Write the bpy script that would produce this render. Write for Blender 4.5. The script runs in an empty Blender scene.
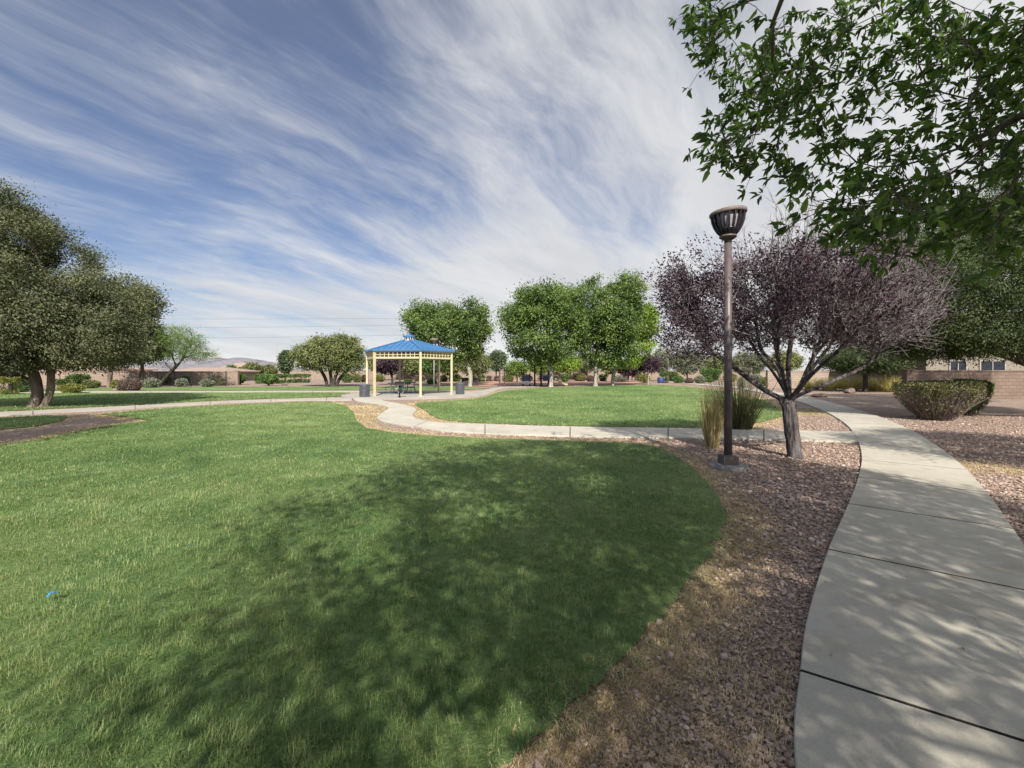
import bpy, math, random
import numpy as np
from mathutils import Vector

# ------------------------------------------------------------------ camera, sky, sun, exposure
SC = bpy.context.scene
COL = SC.collection
F, H, CX, HY = 460.0, 1.70, 512.0, 370.0        # focal length in pixels, eye height, horizon row

cam_d = bpy.data.cameras.new('camera')
cam_d.sensor_width = 36.0
cam_d.lens = F / 1024.0 * 36.0
cam_d.shift_y = (HY - 384.0) / 1024.0
cam_d.clip_start = 0.05
cam_d.clip_end = 9000.0
cam = bpy.data.objects.new('camera', cam_d)
COL.objects.link(cam)
cam.location = (0, 0, H)
cam.rotation_euler = (math.radians(90), 0, 0)
SC.camera = cam

SUN_EL = math.radians(38)
SHX, SHY = -0.12, 0.993                          # the way shadows fall on the ground
SUN_STRENGTH, SKY_STRENGTH = 3.6, 0.10
sun_d = bpy.data.lights.new('sun', 'SUN')
sun_d.energy = SUN_STRENGTH
sun_d.angle = math.radians(0.55)
sun_d.color = (1.0, 0.93, 0.82)
sun = bpy.data.objects.new('sun', sun_d)
COL.objects.link(sun)
sun.rotation_euler = Vector((SHX * math.cos(SUN_EL), SHY * math.cos(SUN_EL), -math.sin(SUN_EL))).to_track_quat('-Z', 'Y').to_euler()
sun.location = (0, -30, 60)

SC.view_settings.view_transform = 'Standard'
SC.view_settings.look = 'None'
SC.view_settings.exposure = 1.18
SC.view_settings.gamma = 1.0
SC.view_settings.use_curve_mapping = False
SC.cycles.max_bounces = 6
SC.cycles.transparent_max_bounces = 8
SC.cycles.caustics_reflective = False
SC.cycles.caustics_refractive = False


class NT:
    """small helper for node trees"""
    def __init__(s, tree):
        s.t = tree
        tree.nodes.clear()
    def n(s, typ, ins=None, **props):
        nd = s.t.nodes.new(typ)
        for k, v in props.items():
            setattr(nd, k, v)
        for k, v in (ins or {}).items():
            sock = nd.inputs[k]
            if isinstance(v, bpy.types.NodeSocket):
                s.t.links.new(v, sock)
            else:
                sock.default_value = v
        return nd
    def math(s, op, a, b=0.0, c=0.0, clamp=False):
        return s.n('ShaderNodeMath', {0: a, 1: b, 2: c}, operation=op, use_clamp=clamp).outputs[0]
    def mix(s, f, a, b, blend='MIX'):
        nd = s.n('ShaderNodeMix', data_type='RGBA', blend_type=blend)
        for k, v in (('Factor', f), ('A', a), ('B', b)):
            idx = {'Factor': 0, 'A': 6, 'B': 7}[k]
            if isinstance(v, bpy.types.NodeSocket):
                s.t.links.new(v, nd.inputs[idx])
            else:
                nd.inputs[idx].default_value = v if idx == 0 else (tuple(v) + (1,))[:4]
        return nd.outputs[2]
    def noise(s, vec, scale, detail=4, rough=0.55, dist=0.0):
        return s.n('ShaderNodeTexNoise', {'Vector': vec, 'Scale': scale, 'Detail': detail, 'Roughness': rough, 'Distortion': dist}).outputs[0]
    def ramp(s, fac, stops):
        nd = s.n('ShaderNodeValToRGB', {0: fac})
        el = nd.color_ramp.elements
        while len(el) < len(stops):
            el.new(0.5)
        for e, (p, c) in zip(el, stops):
            e.position = p
            e.color = (tuple(c) + (1,))[:4] if not isinstance(c, (int, float)) else (c, c, c, 1)
        return nd.outputs[0]
    def mapr(s, v, a, b, c=0.0, d=1.0):
        return s.n('ShaderNodeMapRange', {0: v, 1: a, 2: b, 3: c, 4: d}).outputs[0]


def build_world():
    w = bpy.data.worlds.new('World')
    SC.world = w
    w.use_nodes = True
    t = NT(w.node_tree)
    sky = t.n('ShaderNodeTexSky', sky_type='NISHITA', sun_disc=False, sun_elevation=SUN_EL,
              sun_rotation=math.atan2(-SHX, -SHY), altitude=600.0, air_density=1.0, dust_density=1.0, ozone_density=2.0)
    co = t.n('ShaderNodeTexCoord').outputs['Generated']
    sep = t.n('ShaderNodeSeparateXYZ', {0: co})
    x, y, z = sep.outputs
    zz = t.math('ADD', t.math('MAXIMUM', z, 0.0), 0.22)
    px, py = t.math('DIVIDE', x, zz), t.math('DIVIDE', y, zz)
    # cirrus sheet: streaks that run from the upper left down to the right horizon
    pv = t.n('ShaderNodeCombineXYZ', {0: px, 1: py, 2: 0.0}).outputs[0]
    mr = t.n('ShaderNodeMapping', {0: pv, 2: (0, 0, math.radians(-57))}).outputs[0]
    mp = t.n('ShaderNodeMapping', {0: mr, 3: (0.55, 1.9, 1.0)}).outputs[0]
    warp = t.n('ShaderNodeTexNoise', {'Vector': pv, 'Scale': 1.1, 'Detail': 3.0}).outputs[1]
    wv = t.n('ShaderNodeVectorMath', {0: warp, 1: (0.5, 0.5, 0.5)}, operation='SUBTRACT').outputs[0]
    wv = t.n('ShaderNodeVectorMath', {0: wv, 'Scale': 0.6}, operation='SCALE').outputs[0]
    mp2 = t.n('ShaderNodeVectorMath', {0: mp, 1: wv}, operation='ADD').outputs[0]
    a = t.noise(mp2, 1.25, 9, 0.6, 0.2)
    b = t.noise(pv, 0.75, 4, 0.5, 0.3)
    st = t.noise(mp2, 4.5, 6, 0.65, 0.1)
    dens = t.math('ADD', t.math('MULTIPLY', a, 0.95), t.math('MULTIPLY', b, 0.50))
    dens = t.math('ADD', dens, t.math('MULTIPLY', t.math('SUBTRACT', st, 0.5), 0.42))
    dens = t.math('ADD', t.math('ADD', dens, 0.035), t.math('MULTIPLY', x, 0.33))                   # the veil thickens to the right
    low = t.mapr(z, 0.0, 0.34, 0.34, 0.0)
    dens = t.math('ADD', dens, low)
    cov = t.n('ShaderNodeMapRange', {0: dens, 1: 0.46, 2: 1.00, 3: 0.10, 4: 0.97}, interpolation_type='SMOOTHSTEP').outputs[0]
    shade = t.noise(mp2, 0.8, 5, 0.55, 0.1)
    cl = t.mix(t.mapr(shade, 0.3, 0.7), (2.85, 2.88, 2.97), (3.95, 3.95, 3.96))
    blue = t.mix(1.0, sky.outputs[0], (0.33, 0.37, 0.45), 'MULTIPLY')
    mixed = t.mix(cov, blue, cl)
    # broad glow added to the unseen sky round the sun, to brighten the shade
    sd = (-SHX * math.cos(SUN_EL), -SHY * math.cos(SUN_EL), math.sin(SUN_EL))
    dt = t.n('ShaderNodeVectorMath', {0: co, 1: sd}, operation='DOT_PRODUCT').outputs['Value']
    glow = t.math('POWER', t.math('MAXIMUM', dt, 0.0), 2.2)
    mixed = t.n('ShaderNodeVectorMath', {0: mixed, 'Scale': t.math('ADD', 1.0, t.math('MULTIPLY', glow, 1.0))}, operation='SCALE').outputs[0]
    bg = t.n('ShaderNodeBackground', {0: mixed, 1: SKY_STRENGTH})
    out = t.n('ShaderNodeOutputWorld')
    t.t.links.new(bg.outputs[0], out.inputs[0])


build_world()


# ------------------------------------------------------------------ helpers
def G(px, py, h=0.0):
    """where the sight line through a pixel of the photo meets the ground"""
    Y = (H - h) * F / (py - HY)
    return np.array(((px - CX) / F * Y, Y))


def GL(pts, h=0.0):
    return np.array([G(a, b, h) for a, b in pts])


def P(px, py, Y):
    return np.array(((px - CX) / F * Y, Y, H - (py - HY) / F * Y))


def hash2(ix, iy, seed=0):
    n = (ix.astype(np.int64) * 374761393 + iy.astype(np.int64) * 668265263 + seed * 1442695041) & 0x7fffffff
    n = ((n ^ (n >> 13)) * 1274126177) & 0x7fffffff
    return ((n ^ (n >> 16)) & 0xffff) / 65535.0


def vnoise(x, y, seed=0):
    ix, iy = np.floor(x), np.floor(y)
    fx, fy = x - ix, y - iy
    fx, fy = fx * fx * (3 - 2 * fx), fy * fy * (3 - 2 * fy)
    ix, iy = ix.astype(np.int64), iy.astype(np.int64)
    a, b = hash2(ix, iy, seed), hash2(ix + 1, iy, seed)
    c, d = hash2(ix, iy + 1, seed), hash2(ix + 1, iy + 1, seed)
    return (a * (1 - fx) + b * fx) * (1 - fy) + (c * (1 - fx) + d * fx) * fy


def fbm(x, y, seed=0, o=3):
    s, amp, tot = 0, 1.0, 0
    for k in range(o):
        s = s + amp * vnoise(x * 2 ** k, y * 2 ** k, seed + k)
        tot += amp
        amp *= 0.5
    return s / tot


def inpoly(x, y, poly):
    r = np.zeros(x.shape, bool)
    n = len(poly)
    for i in range(n):
        x0, y0 = poly[i]
        x1, y1 = poly[(i + 1) % n]
        if y0 == y1:
            continue
        c = (y0 > y) != (y1 > y)
        r ^= c & (x < (x1 - x0) * (y - y0) / (y1 - y0) + x0)
    return r


def polydist(x, y, poly, closed=True):
    d = np.full(x.shape, 1e9)
    n = len(poly)
    for i in range(n if closed else n - 1):
        a = poly[i]
        b = poly[(i + 1) % n]
        ab = b - a
        L = max(1e-9, ab @ ab)
        t = np.clip(((x - a[0]) * ab[0] + (y - a[1]) * ab[1]) / L, 0, 1)
        d = np.minimum(d, np.hypot(x - a[0] - t * ab[0], y - a[1] - t * ab[1]))
    return d


def catmull(pts, per=6):
    pts = np.asarray(pts, float)
    p = np.vstack([2 * pts[0] - pts[1], pts, 2 * pts[-1] - pts[-2]])
    out = []
    for i in range(1, len(p) - 2):
        for k in range(per):
            t = k / per
            out.append(0.5 * ((2 * p[i]) + (-p[i - 1] + p[i + 1]) * t + (2 * p[i - 1] - 5 * p[i] + 4 * p[i + 1] - p[i + 2]) * t * t
                              + (-p[i - 1] + 3 * p[i] - 3 * p[i + 1] + p[i + 2]) * t ** 3))
    out.append(pts[-1])
    return np.array(out)


class Geo:
    def __init__(s):
        s.v, s.f, s.t, s.m, s.nv = [], [], [], [], 0
    def add(s, v, f, tint=0.5, mat=0):
        v = np.asarray(v, float).reshape(-1, 3)
        f = np.asarray(f, int)
        s.v.append(v)
        s.f.append(f + s.nv)
        s.t.append(np.broadcast_to(np.asarray(tint, float), (len(v),)))
        s.m.append(np.full(len(f), mat, int))
        s.nv += len(v)
    def box(s, c, size, rz=0.0, tint=0.5, mat=0, taper=1.0):
        x, y, z = [q / 2 for q in size]
        v = np.array([(-x, -y, -z), (x, -y, -z), (x, y, -z), (-x, y, -z),
                      (-x * taper, -y * taper, z), (x * taper, -y * taper, z), (x * taper, y * taper, z), (-x * taper, y * taper, z)])
        ca, sa = math.cos(rz), math.sin(rz)
        v = np.column_stack((v[:, 0] * ca - v[:, 1] * sa, v[:, 0] * sa + v[:, 1] * ca, v[:, 2])) + np.asarray(c, float)
        s.add(v, [(0, 3, 2, 1), (4, 5, 6, 7), (0, 1, 5, 4), (1, 2, 6, 5), (2, 3, 7, 6), (3, 0, 4, 7)], tint, mat)
    def bar(s, a, b, w, h, tint=0.5, mat=0):
        a, b = np.asarray(a, float), np.asarray(b, float)
        d = b - a
        d /= np.linalg.norm(d)
        u = np.cross(d, (0, 0, 1.0))
        if np.linalg.norm(u) < 1e-3:
            u = np.array((1.0, 0, 0))
        u /= np.linalg.norm(u)
        n = np.cross(u, d)
        v = [e + su * u * w / 2 + sn * n * h / 2 for e in (a, b) for su, sn in ((-1, -1), (1, -1), (1, 1), (-1, 1))]
        s.add(v, [(0, 1, 2, 3), (7, 6, 5, 4), (0, 4, 5, 1), (1, 5, 6, 2), (2, 6, 7, 3), (3, 7, 4, 0)], tint, mat)
    def tube(s, pts, rad, sides=6, tint=0.5, mat=0, cap=True, rough=0.0, rng=None):
        pts = np.asarray(pts, float)
        n = len(pts)
        rad = np.broadcast_to(np.asarray(rad, float), (n,))
        tg = np.gradient(pts, axis=0)
        tg /= np.maximum(np.linalg.norm(tg, axis=1, keepdims=True), 1e-9)
        u = np.cross(tg[0], (0.3, 0.9, 0.31) if abs(tg[0][1]) < 0.8 else (1.0, 0, 0.1))
        us = np.empty_like(pts)
        for i in range(n):
            u = u - tg[i] * (u @ tg[i])
            u = u / max(np.linalg.norm(u), 1e-9)
            us[i] = u
        ws = np.cross(tg, us)
        ang = np.arange(sides) * 2 * math.pi / sides
        rr = rad[:, None] * np.ones(sides)[None]
        if rough and rng is not None:
            rr = rr * (1 + rough * rng.normal(size=rr.shape))
        v = pts[:, None] + rr[:, :, None] * (np.cos(ang)[None, :, None] * us[:, None] + np.sin(ang)[None, :, None] * ws[:, None])
        i, k = np.meshgrid(np.arange(n - 1), np.arange(sides), indexing='ij')
        k2 = (k + 1) % sides
        f = np.stack((i * sides + k, i * sides + k2, (i + 1) * sides + k2, (i + 1) * sides + k), -1).reshape(-1, 4)
        base = s.nv
        s.add(v.reshape(-1, 3), f, tint, mat)
        if cap and sides > 3:
            for o, rev in ((0, True), ((n - 1) * sides, False)):
                ring = list(range(o, o + sides))
                s.f.append(np.array([ring[::-1] if rev else ring]) + base)
                s.m.append(np.array([mat]))
    def lathe(s, prof, c=(0, 0, 0), sides=24, tint=0.5, mat=0, tilt=None):
        prof = np.asarray(prof, float)
        ang = np.arange(sides) * 2 * math.pi / sides
        v = np.stack((prof[:, None, 0] * np.cos(ang), prof[:, None, 0] * np.sin(ang), np.repeat(prof[:, None, 1], sides, 1)), -1)
        if tilt is not None:
            v[..., 2] += tilt(v)
        n = len(prof)
        i, k = np.meshgrid(np.arange(n - 1), np.arange(sides), indexing='ij')
        k2 = (k + 1) % sides
        f = np.stack((i * sides + k, i * sides + k2, (i + 1) * sides + k2, (i + 1) * sides + k), -1).reshape(-1, 4)
        s.add(v.reshape(-1, 3) + np.asarray(c, float), f, tint, mat)
    def poly(s, pts, tint=0.5, mat=0):
        s.add(pts, [tuple(range(len(pts)))], tint, mat)
    def build(s, name, mats, parent=None, smooth=False, offset=None):
        me = bpy.data.meshes.new(name)
        v = np.vstack(s.v)
        if offset is not None:
            v = v - np.asarray(offset, float)
        me.vertices.add(len(v))
        me.vertices.foreach_set('co', v.astype(np.float32).ravel())
        li = np.concatenate([f.ravel() for f in s.f])
        cnt = np.concatenate([np.full(len(f), f.shape[1]) for f in s.f])
        st = np.concatenate(([0], np.cumsum(cnt)[:-1]))
        me.loops.add(len(li))
        me.loops.foreach_set('vertex_index', li.astype(np.int32))
        me.polygons.add(len(cnt))
        me.polygons.foreach_set('loop_start', st.astype(np.int32))
        me.polygons.foreach_set('material_index', np.concatenate(s.m).astype(np.int32))
        me.polygons.foreach_set('use_smooth', np.full(len(cnt), bool(smooth)))
        at = me.attributes.new('tint', 'FLOAT', 'POINT')
        at.data.foreach_set('value', np.concatenate(s.t).astype(np.float32))
        me.update(calc_edges=True)
        me.validate()
        if not isinstance(mats, (list, tuple)):
            mats = [mats]
        for m in mats:
            me.materials.append(m)
        o = bpy.data.objects.new(name, me)
        COL.objects.link(o)
        if parent is not None:
            o.parent = parent
        return o


def thing(name, label, cat, loc=(0, 0, 0), rz=0.0, group=None):
    o = bpy.data.objects.new(name, None)
    o.empty_display_size = 0.2
    COL.objects.link(o)
    o.location = loc
    o.rotation_euler = (0, 0, rz)
    return tag(o, label, cat, group)


def tag(o, label=None, cat=None, group=None, kind=None):
    for k, v in (('label', label), ('category', cat), ('group', group), ('kind', kind)):
        if v:
            o[k] = v
    return o


def dup(root, loc, rz=0.0, label=None):
    r = root.copy()
    COL.objects.link(r)
    r.location = loc
    r.rotation_euler = (0, 0, rz)
    if label:
        r['label'] = label
    for ch in list(root.children):
        c = ch.copy()
        COL.objects.link(c)
        c.parent = r
        for g in list(ch.children):
            d = g.copy()
            COL.objects.link(d)
            d.parent = c
    return r


# ------------------------------------------------------------------ materials
def new_mat(name):
    m = bpy.data.materials.new(name)
    m.use_nodes = True
    return m, NT(m.node_tree)


def finish(t, col, rough=0.7, spec=0.3, bump=None, bstr=0.3, bdist=0.02, metallic=0.0, transl=0.0, tcol=None, normal=None):
    ins = {'Base Color': col, 'Roughness': rough, 'Specular IOR Level': spec, 'Metallic': metallic}
    if not isinstance(col, bpy.types.NodeSocket):
        ins['Base Color'] = (tuple(col) + (1,))[:4]
    if bump is not None:
        ins['Normal'] = t.n('ShaderNodeBump', {'Height': bump, 'Strength': bstr, 'Distance': bdist}).outputs[0]
    p = t.n('ShaderNodeBsdfPrincipled', ins)
    sh = p.outputs[0]
    if transl:
        tr = t.n('ShaderNodeBsdfTranslucent', {0: tcol if tcol is not None else ins['Base Color']})
        sh = t.n('ShaderNodeMixShader', {0: transl, 1: sh, 2: tr.outputs[0]}).outputs[0]
    out = t.n('ShaderNodeOutputMaterial')
    t.t.links.new(sh, out.inputs[0])


def tint_of(t):
    return t.n('ShaderNodeAttribute', attribute_name='tint').outputs['Fac']


def pos_of(t):
    return t.n('ShaderNodeNewGeometry').outputs['Position']


def leaf_mat(name, dark, mid, light, transl=0.3, rough=0.55, spec=0.25, clump=0.6):
    m, t = new_mat(name)
    n = t.noise(pos_of(t), clump, 2)
    v = t.math('ADD', tint_of(t), t.math('MULTIPLY', t.math('SUBTRACT', n, 0.5), 0.7))
    col = t.ramp(v, [(0.1, dark), (0.5, mid), (0.95, light)])
    tc = t.mix(1.0, col, (1.5, 1.5, 0.7), 'MULTIPLY')
    finish(t, col, rough, spec, transl=transl, tcol=tc)
    return m


def bark_mat(name, a, b, scale=18.0):
    m, t = new_mat(name)
    p = t.n('ShaderNodeMapping', {0: pos_of(t), 3: (1, 1, 0.22)}).outputs[0]
    n = t.noise(p, scale, 6, 0.65, 0.4)
    vo = t.n('ShaderNodeTexVoronoi', {'Vector': p, 'Scale': scale * 1.6}).outputs[0]
    col = t.mix(t.mapr(n, 0.35, 0.65), a, b)
    h = t.math('ADD', n, t.math('MULTIPLY', vo, 0.6))
    finish(t, col, 0.9, 0.15, h, 1.0, 0.06)
    return m


def paint_mat(name, col, rough=0.45, spec=0.4, var=0.18, scale=6.0, metallic=0.0):
    m, t = new_mat(name)
    n = t.noise(pos_of(t), scale, 6, 0.65)
    dk = tuple(c * (1 - var) for c in col)
    lt = tuple(min(1, c * (1 + var * 0.6) + 0.005) for c in col)
    finish(t, t.mix(t.mapr(n, 0.3, 0.7), dk, lt), t.mapr(n, 0.2, 0.8, rough - 0.08, rough + 0.12), spec, n, 0.06, 0.01, metallic)
    return m


M = {}
M['ash_leaf'] = leaf_mat('ash leaves', (0.0260, 0.0563, 0.0150), (0.0598, 0.1233, 0.0275), (0.1365, 0.2278, 0.0500), 0.42, 0.45, 0.4, 1.2)
M['shade_leaf'] = leaf_mat('bright shade tree leaves', (0.028, 0.056, 0.014), (0.092, 0.152, 0.036), (0.20, 0.275, 0.075), 0.3, 0.5, 0.35, 0.5)
M['shade_leaf_yellow'] = leaf_mat('yellow green shade tree leaves', (0.0715, 0.1273, 0.0225), (0.1690, 0.2613, 0.0400), (0.2860, 0.3886, 0.0625), 0.35, 0.5, 0.35, 0.5)
M['oak_leaf'] = leaf_mat('olive drab oak leaves', (0.030, 0.040, 0.020), (0.090, 0.104, 0.052), (0.175, 0.19, 0.10), 0.22, 0.6, 0.25, 0.5)
M['olive_leaf'] = leaf_mat('olive leaves', (0.0585, 0.0804, 0.0312), (0.1430, 0.1675, 0.0625), (0.2470, 0.2546, 0.1000), 0.2, 0.55, 0.3, 0.5)
M['mesquite_leaf'] = leaf_mat('mesquite leaves', (0.06, 0.11, 0.025), (0.12, 0.19, 0.04), (0.2, 0.27, 0.08), 0.35, 0.6, 0.2, 0.4)
M['acacia_leaf'] = leaf_mat('fine acacia leaves', (0.022, 0.036, 0.014), (0.058, 0.085, 0.032), (0.125, 0.155, 0.075), 0.3, 0.6, 0.2, 0.6)
M['plum_leaf'] = leaf_mat('purple plum leaves', (0.018, 0.010, 0.020), (0.048, 0.025, 0.045), (0.115, 0.065, 0.092), 0.25, 0.5, 0.35, 1.0)
M['grey_leaf'] = leaf_mat('grey green leaves', (0.06, 0.075, 0.045), (0.13, 0.145, 0.09), (0.22, 0.23, 0.15), 0.2, 0.7, 0.2, 0.4)
M['pine_leaf'] = leaf_mat('dark conifer needles', (0.0325, 0.0536, 0.0275), (0.0715, 0.1005, 0.0500), (0.1170, 0.1541, 0.0813), 0.1, 0.7, 0.2, 0.4)
M['hedge_leaf'] = leaf_mat('clipped hedge leaves', (0.0325, 0.0670, 0.0187), (0.0715, 0.1340, 0.0375), (0.1560, 0.2278, 0.0625), 0.2, 0.6, 0.25, 1.2)
M['sage_leaf'] = leaf_mat('pale sage leaves', (0.08, 0.095, 0.07), (0.17, 0.19, 0.14), (0.28, 0.29, 0.22), 0.15, 0.8, 0.15, 1.5)
M['gold_leaf'] = leaf_mat('yellow green shrub leaves', (0.07, 0.09, 0.02), (0.16, 0.18, 0.045), (0.30, 0.28, 0.09), 0.25, 0.6, 0.2, 1.5)
M['rust_leaf'] = leaf_mat('reddish brown shrub leaves', (0.06, 0.04, 0.035), (0.13, 0.09, 0.08), (0.20, 0.16, 0.13), 0.15, 0.8, 0.15, 1.5)
M['topiary_leaf'] = leaf_mat('clipped shrub leaves', (0.06, 0.072, 0.04), (0.135, 0.142, 0.068), (0.27, 0.26, 0.125), 0.25, 0.65, 0.2, 2.0)
M['reed_tan'] = leaf_mat('straw coloured reed', (0.17, 0.14, 0.07), (0.34, 0.28, 0.14), (0.5, 0.42, 0.25), 0.25, 0.7, 0.2, 2.0)
M['reed_green'] = leaf_mat('dull green reed', (0.035, 0.042, 0.022), (0.09, 0.095, 0.045), (0.21, 0.19, 0.10), 0.2, 0.7, 0.2, 2.0)
M['deer_grass'] = leaf_mat('pale bunch grass', (0.32, 0.30, 0.15), (0.54, 0.49, 0.27), (0.70, 0.63, 0.40), 0.4, 0.7, 0.2, 1.0)
M['plum_bark'] = bark_mat('plum bark', (0.022, 0.019, 0.021), (0.17, 0.15, 0.15), 11)
M['shrub_twig'] = bark_mat('shrub twig', (0.12, 0.09, 0.085), (0.26, 0.205, 0.19), 8)
M['plum_twig'] = bark_mat('plum twig', (0.13, 0.112, 0.12), (0.30, 0.268, 0.28), 8)
M['oak_bark'] = bark_mat('oak bark', (0.07, 0.055, 0.045), (0.20, 0.16, 0.13), 6)
M['pale_bark'] = bark_mat('pale grey bark', (0.20, 0.18, 0.155), (0.42, 0.385, 0.34), 6)
M['dark_bark'] = bark_mat('dark bark', (0.025, 0.022, 0.02), (0.085, 0.075, 0.065), 8)
M['ash_bark'] = bark_mat('ash bark', (0.07, 0.062, 0.05), (0.19, 0.17, 0.14), 14)
M['cream_paint'] = paint_mat('cream paint', (0.49, 0.425, 0.275), 0.5, 0.35, 0.12, 2.0)
M['blue_metal'] = paint_mat('blue roof metal', (0.045, 0.145, 0.31), 0.42, 0.45, 0.12, 1.2)
M['blue_cap'] = paint_mat('blue cap metal', (0.03, 0.15, 0.36), 0.45, 0.4, 0.12, 1.2)
M['white_vent'] = paint_mat('pale vent panel', (0.58, 0.58, 0.60), 0.6, 0.3, 0.12, 3)
M['dark_opening'] = paint_mat('dark opening', (0.02, 0.02, 0.025), 0.8, 0.2, 0.2, 3)
M['teal_coat'] = paint_mat('teal plastic coated steel', (0.03, 0.095, 0.13), 0.5, 0.4, 0.2, 4)
M['galv'] = paint_mat('galvanised tube', (0.30, 0.32, 0.34), 0.45, 0.5, 0.15, 5, 0.4)
M['black_iron'] = paint_mat('black iron', (0.018, 0.018, 0.02), 0.55, 0.4, 0.3, 5)
M['bin_steel'] = paint_mat('dark grey slatted steel', (0.075, 0.08, 0.095), 0.5, 0.4, 0.2, 4)
M['bronze_paint'] = paint_mat('dark bronze paint', (0.095, 0.073, 0.073), 0.42, 0.45, 0.25, 5)
M['fin_paint'] = paint_mat('near black fin paint', (0.017, 0.014, 0.023), 0.4, 0.5, 0.2, 8)
M['rim_paint'] = paint_mat('weathered rim paint', (0.15, 0.118, 0.112), 0.6, 0.3, 0.25, 9)
M['diffuser'] = paint_mat('greyed lamp diffuser', (0.30, 0.29, 0.33), 0.35, 0.5, 0.12, 10)
M['brown_post'] = paint_mat('brown post paint', (0.06, 0.042, 0.040), 0.55, 0.35, 0.2, 4)
M['navy_panel'] = paint_mat('navy play panel', (0.025, 0.034, 0.12), 0.4, 0.5, 0.15, 3)
M['tan_plastic'] = paint_mat('tan slide plastic', (0.46, 0.36, 0.24), 0.45, 0.4, 0.1, 3)
M['white_plastic'] = paint_mat('white play plastic', (0.62, 0.62, 0.64), 0.4, 0.4, 0.1, 3)
M['bin_blue'] = paint_mat('blue bin plastic', (0.03, 0.05, 0.17), 0.5, 0.4, 0.15, 3)
M['litter_blue'] = paint_mat('bright blue plastic scrap', (0.03, 0.20, 0.42), 0.5, 0.5, 0.1, 30)
M['cable'] = paint_mat('power cable', (0.10, 0.10, 0.11), 0.5, 0.4, 0.1, 1)
M['pole_grey'] = paint_mat('grey pole', (0.26, 0.25, 0.25), 0.6, 0.3, 0.15, 2)
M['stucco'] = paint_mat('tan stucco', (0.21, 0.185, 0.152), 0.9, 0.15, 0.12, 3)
M['stucco_yellow'] = paint_mat('yellow stucco', (0.40, 0.335, 0.225), 0.9, 0.15, 0.12, 3)
M['white_frame'] = paint_mat('pale window frame', (0.27, 0.255, 0.235), 0.5, 0.3, 0.06, 3)
M['boulder'] = bark_mat('boulder stone', (0.09, 0.068, 0.06), (0.21, 0.165, 0.145), 3)
M['footing'] = bark_mat('lamp footing concrete', (0.15, 0.15, 0.14), (0.31, 0.30, 0.28), 9)
M['foam'] = paint_mat('white scrap', (0.7, 0.7, 0.68), 0.6, 0.3, 0.05, 20)


def glass_mat():
    m, t = new_mat('dark window glass')
    n = t.noise(pos_of(t), 2.0, 3)
    finish(t, t.mix(n, (0.008, 0.010, 0.016), (0.03, 0.035, 0.05)), 0.15, 0.25)
    return m


M['glass'] = glass_mat()


def roof_tile_mat():
    m, t = new_mat('clay roof tile')
    p = pos_of(t)
    w = t.n('ShaderNodeTexWave', {'Vector': p, 'Scale': 1.6, 'Distortion': 0.4}).outputs[1]
    n = t.noise(p, 4.0, 4)
    finish(t, t.mix(n, (0.24, 0.18, 0.15), (0.41, 0.315, 0.265)), 0.85, 0.2, w, 0.6, 0.08)
    return m


M['roof_tile'] = roof_tile_mat()


def block_mat(name, a, b, mortar):
    m, t = new_mat(name)
    co = t.n('ShaderNodeTexCoord').outputs['Object']
    sp = t.n('ShaderNodeSeparateXYZ', {0: co}).outputs
    v = t.n('ShaderNodeCombineXYZ', {0: sp[0], 1: sp[2], 2: 0.0}).outputs[0]
    br = t.n('ShaderNodeTexBrick', {'Vector': v, 'Color1': a + (1,), 'Color2': b + (1,), 'Mortar': mortar + (1,), 'Scale': 1.0,
                                    'Mortar Size': 0.012, 'Brick Width': 0.40, 'Row Height': 0.20, 'Mortar Smooth': 0.3})
    n = t.noise(co, 1.1, 6, 0.6)
    n2 = t.noise(co, 16.0, 4, 0.6)
    col = t.mix(t.mapr(n, 0.3, 0.75, 0.0, 0.5), br.outputs[0], (0.20, 0.15, 0.12))
    h = t.math('SUBTRACT', t.math('MULTIPLY', n2, 0.5), br.outputs[1])
    finish(t, col, 0.92, 0.12, h, 0.7, 0.02)
    return m


M['block'] = block_mat('tan slump block', (0.25, 0.195, 0.155), (0.30, 0.24, 0.195), (0.20, 0.16, 0.13))
M['block_shaded'] = block_mat('shaded slump block', (0.15, 0.112, 0.09), (0.185, 0.14, 0.112), (0.12, 0.094, 0.08))  # darker copy of the tan block, the right wall's shade put into its colour
M['block_pink'] = block_mat('pinkish slump block', (0.31, 0.245, 0.21), (0.36, 0.29, 0.25), (0.26, 0.21, 0.18))


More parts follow.
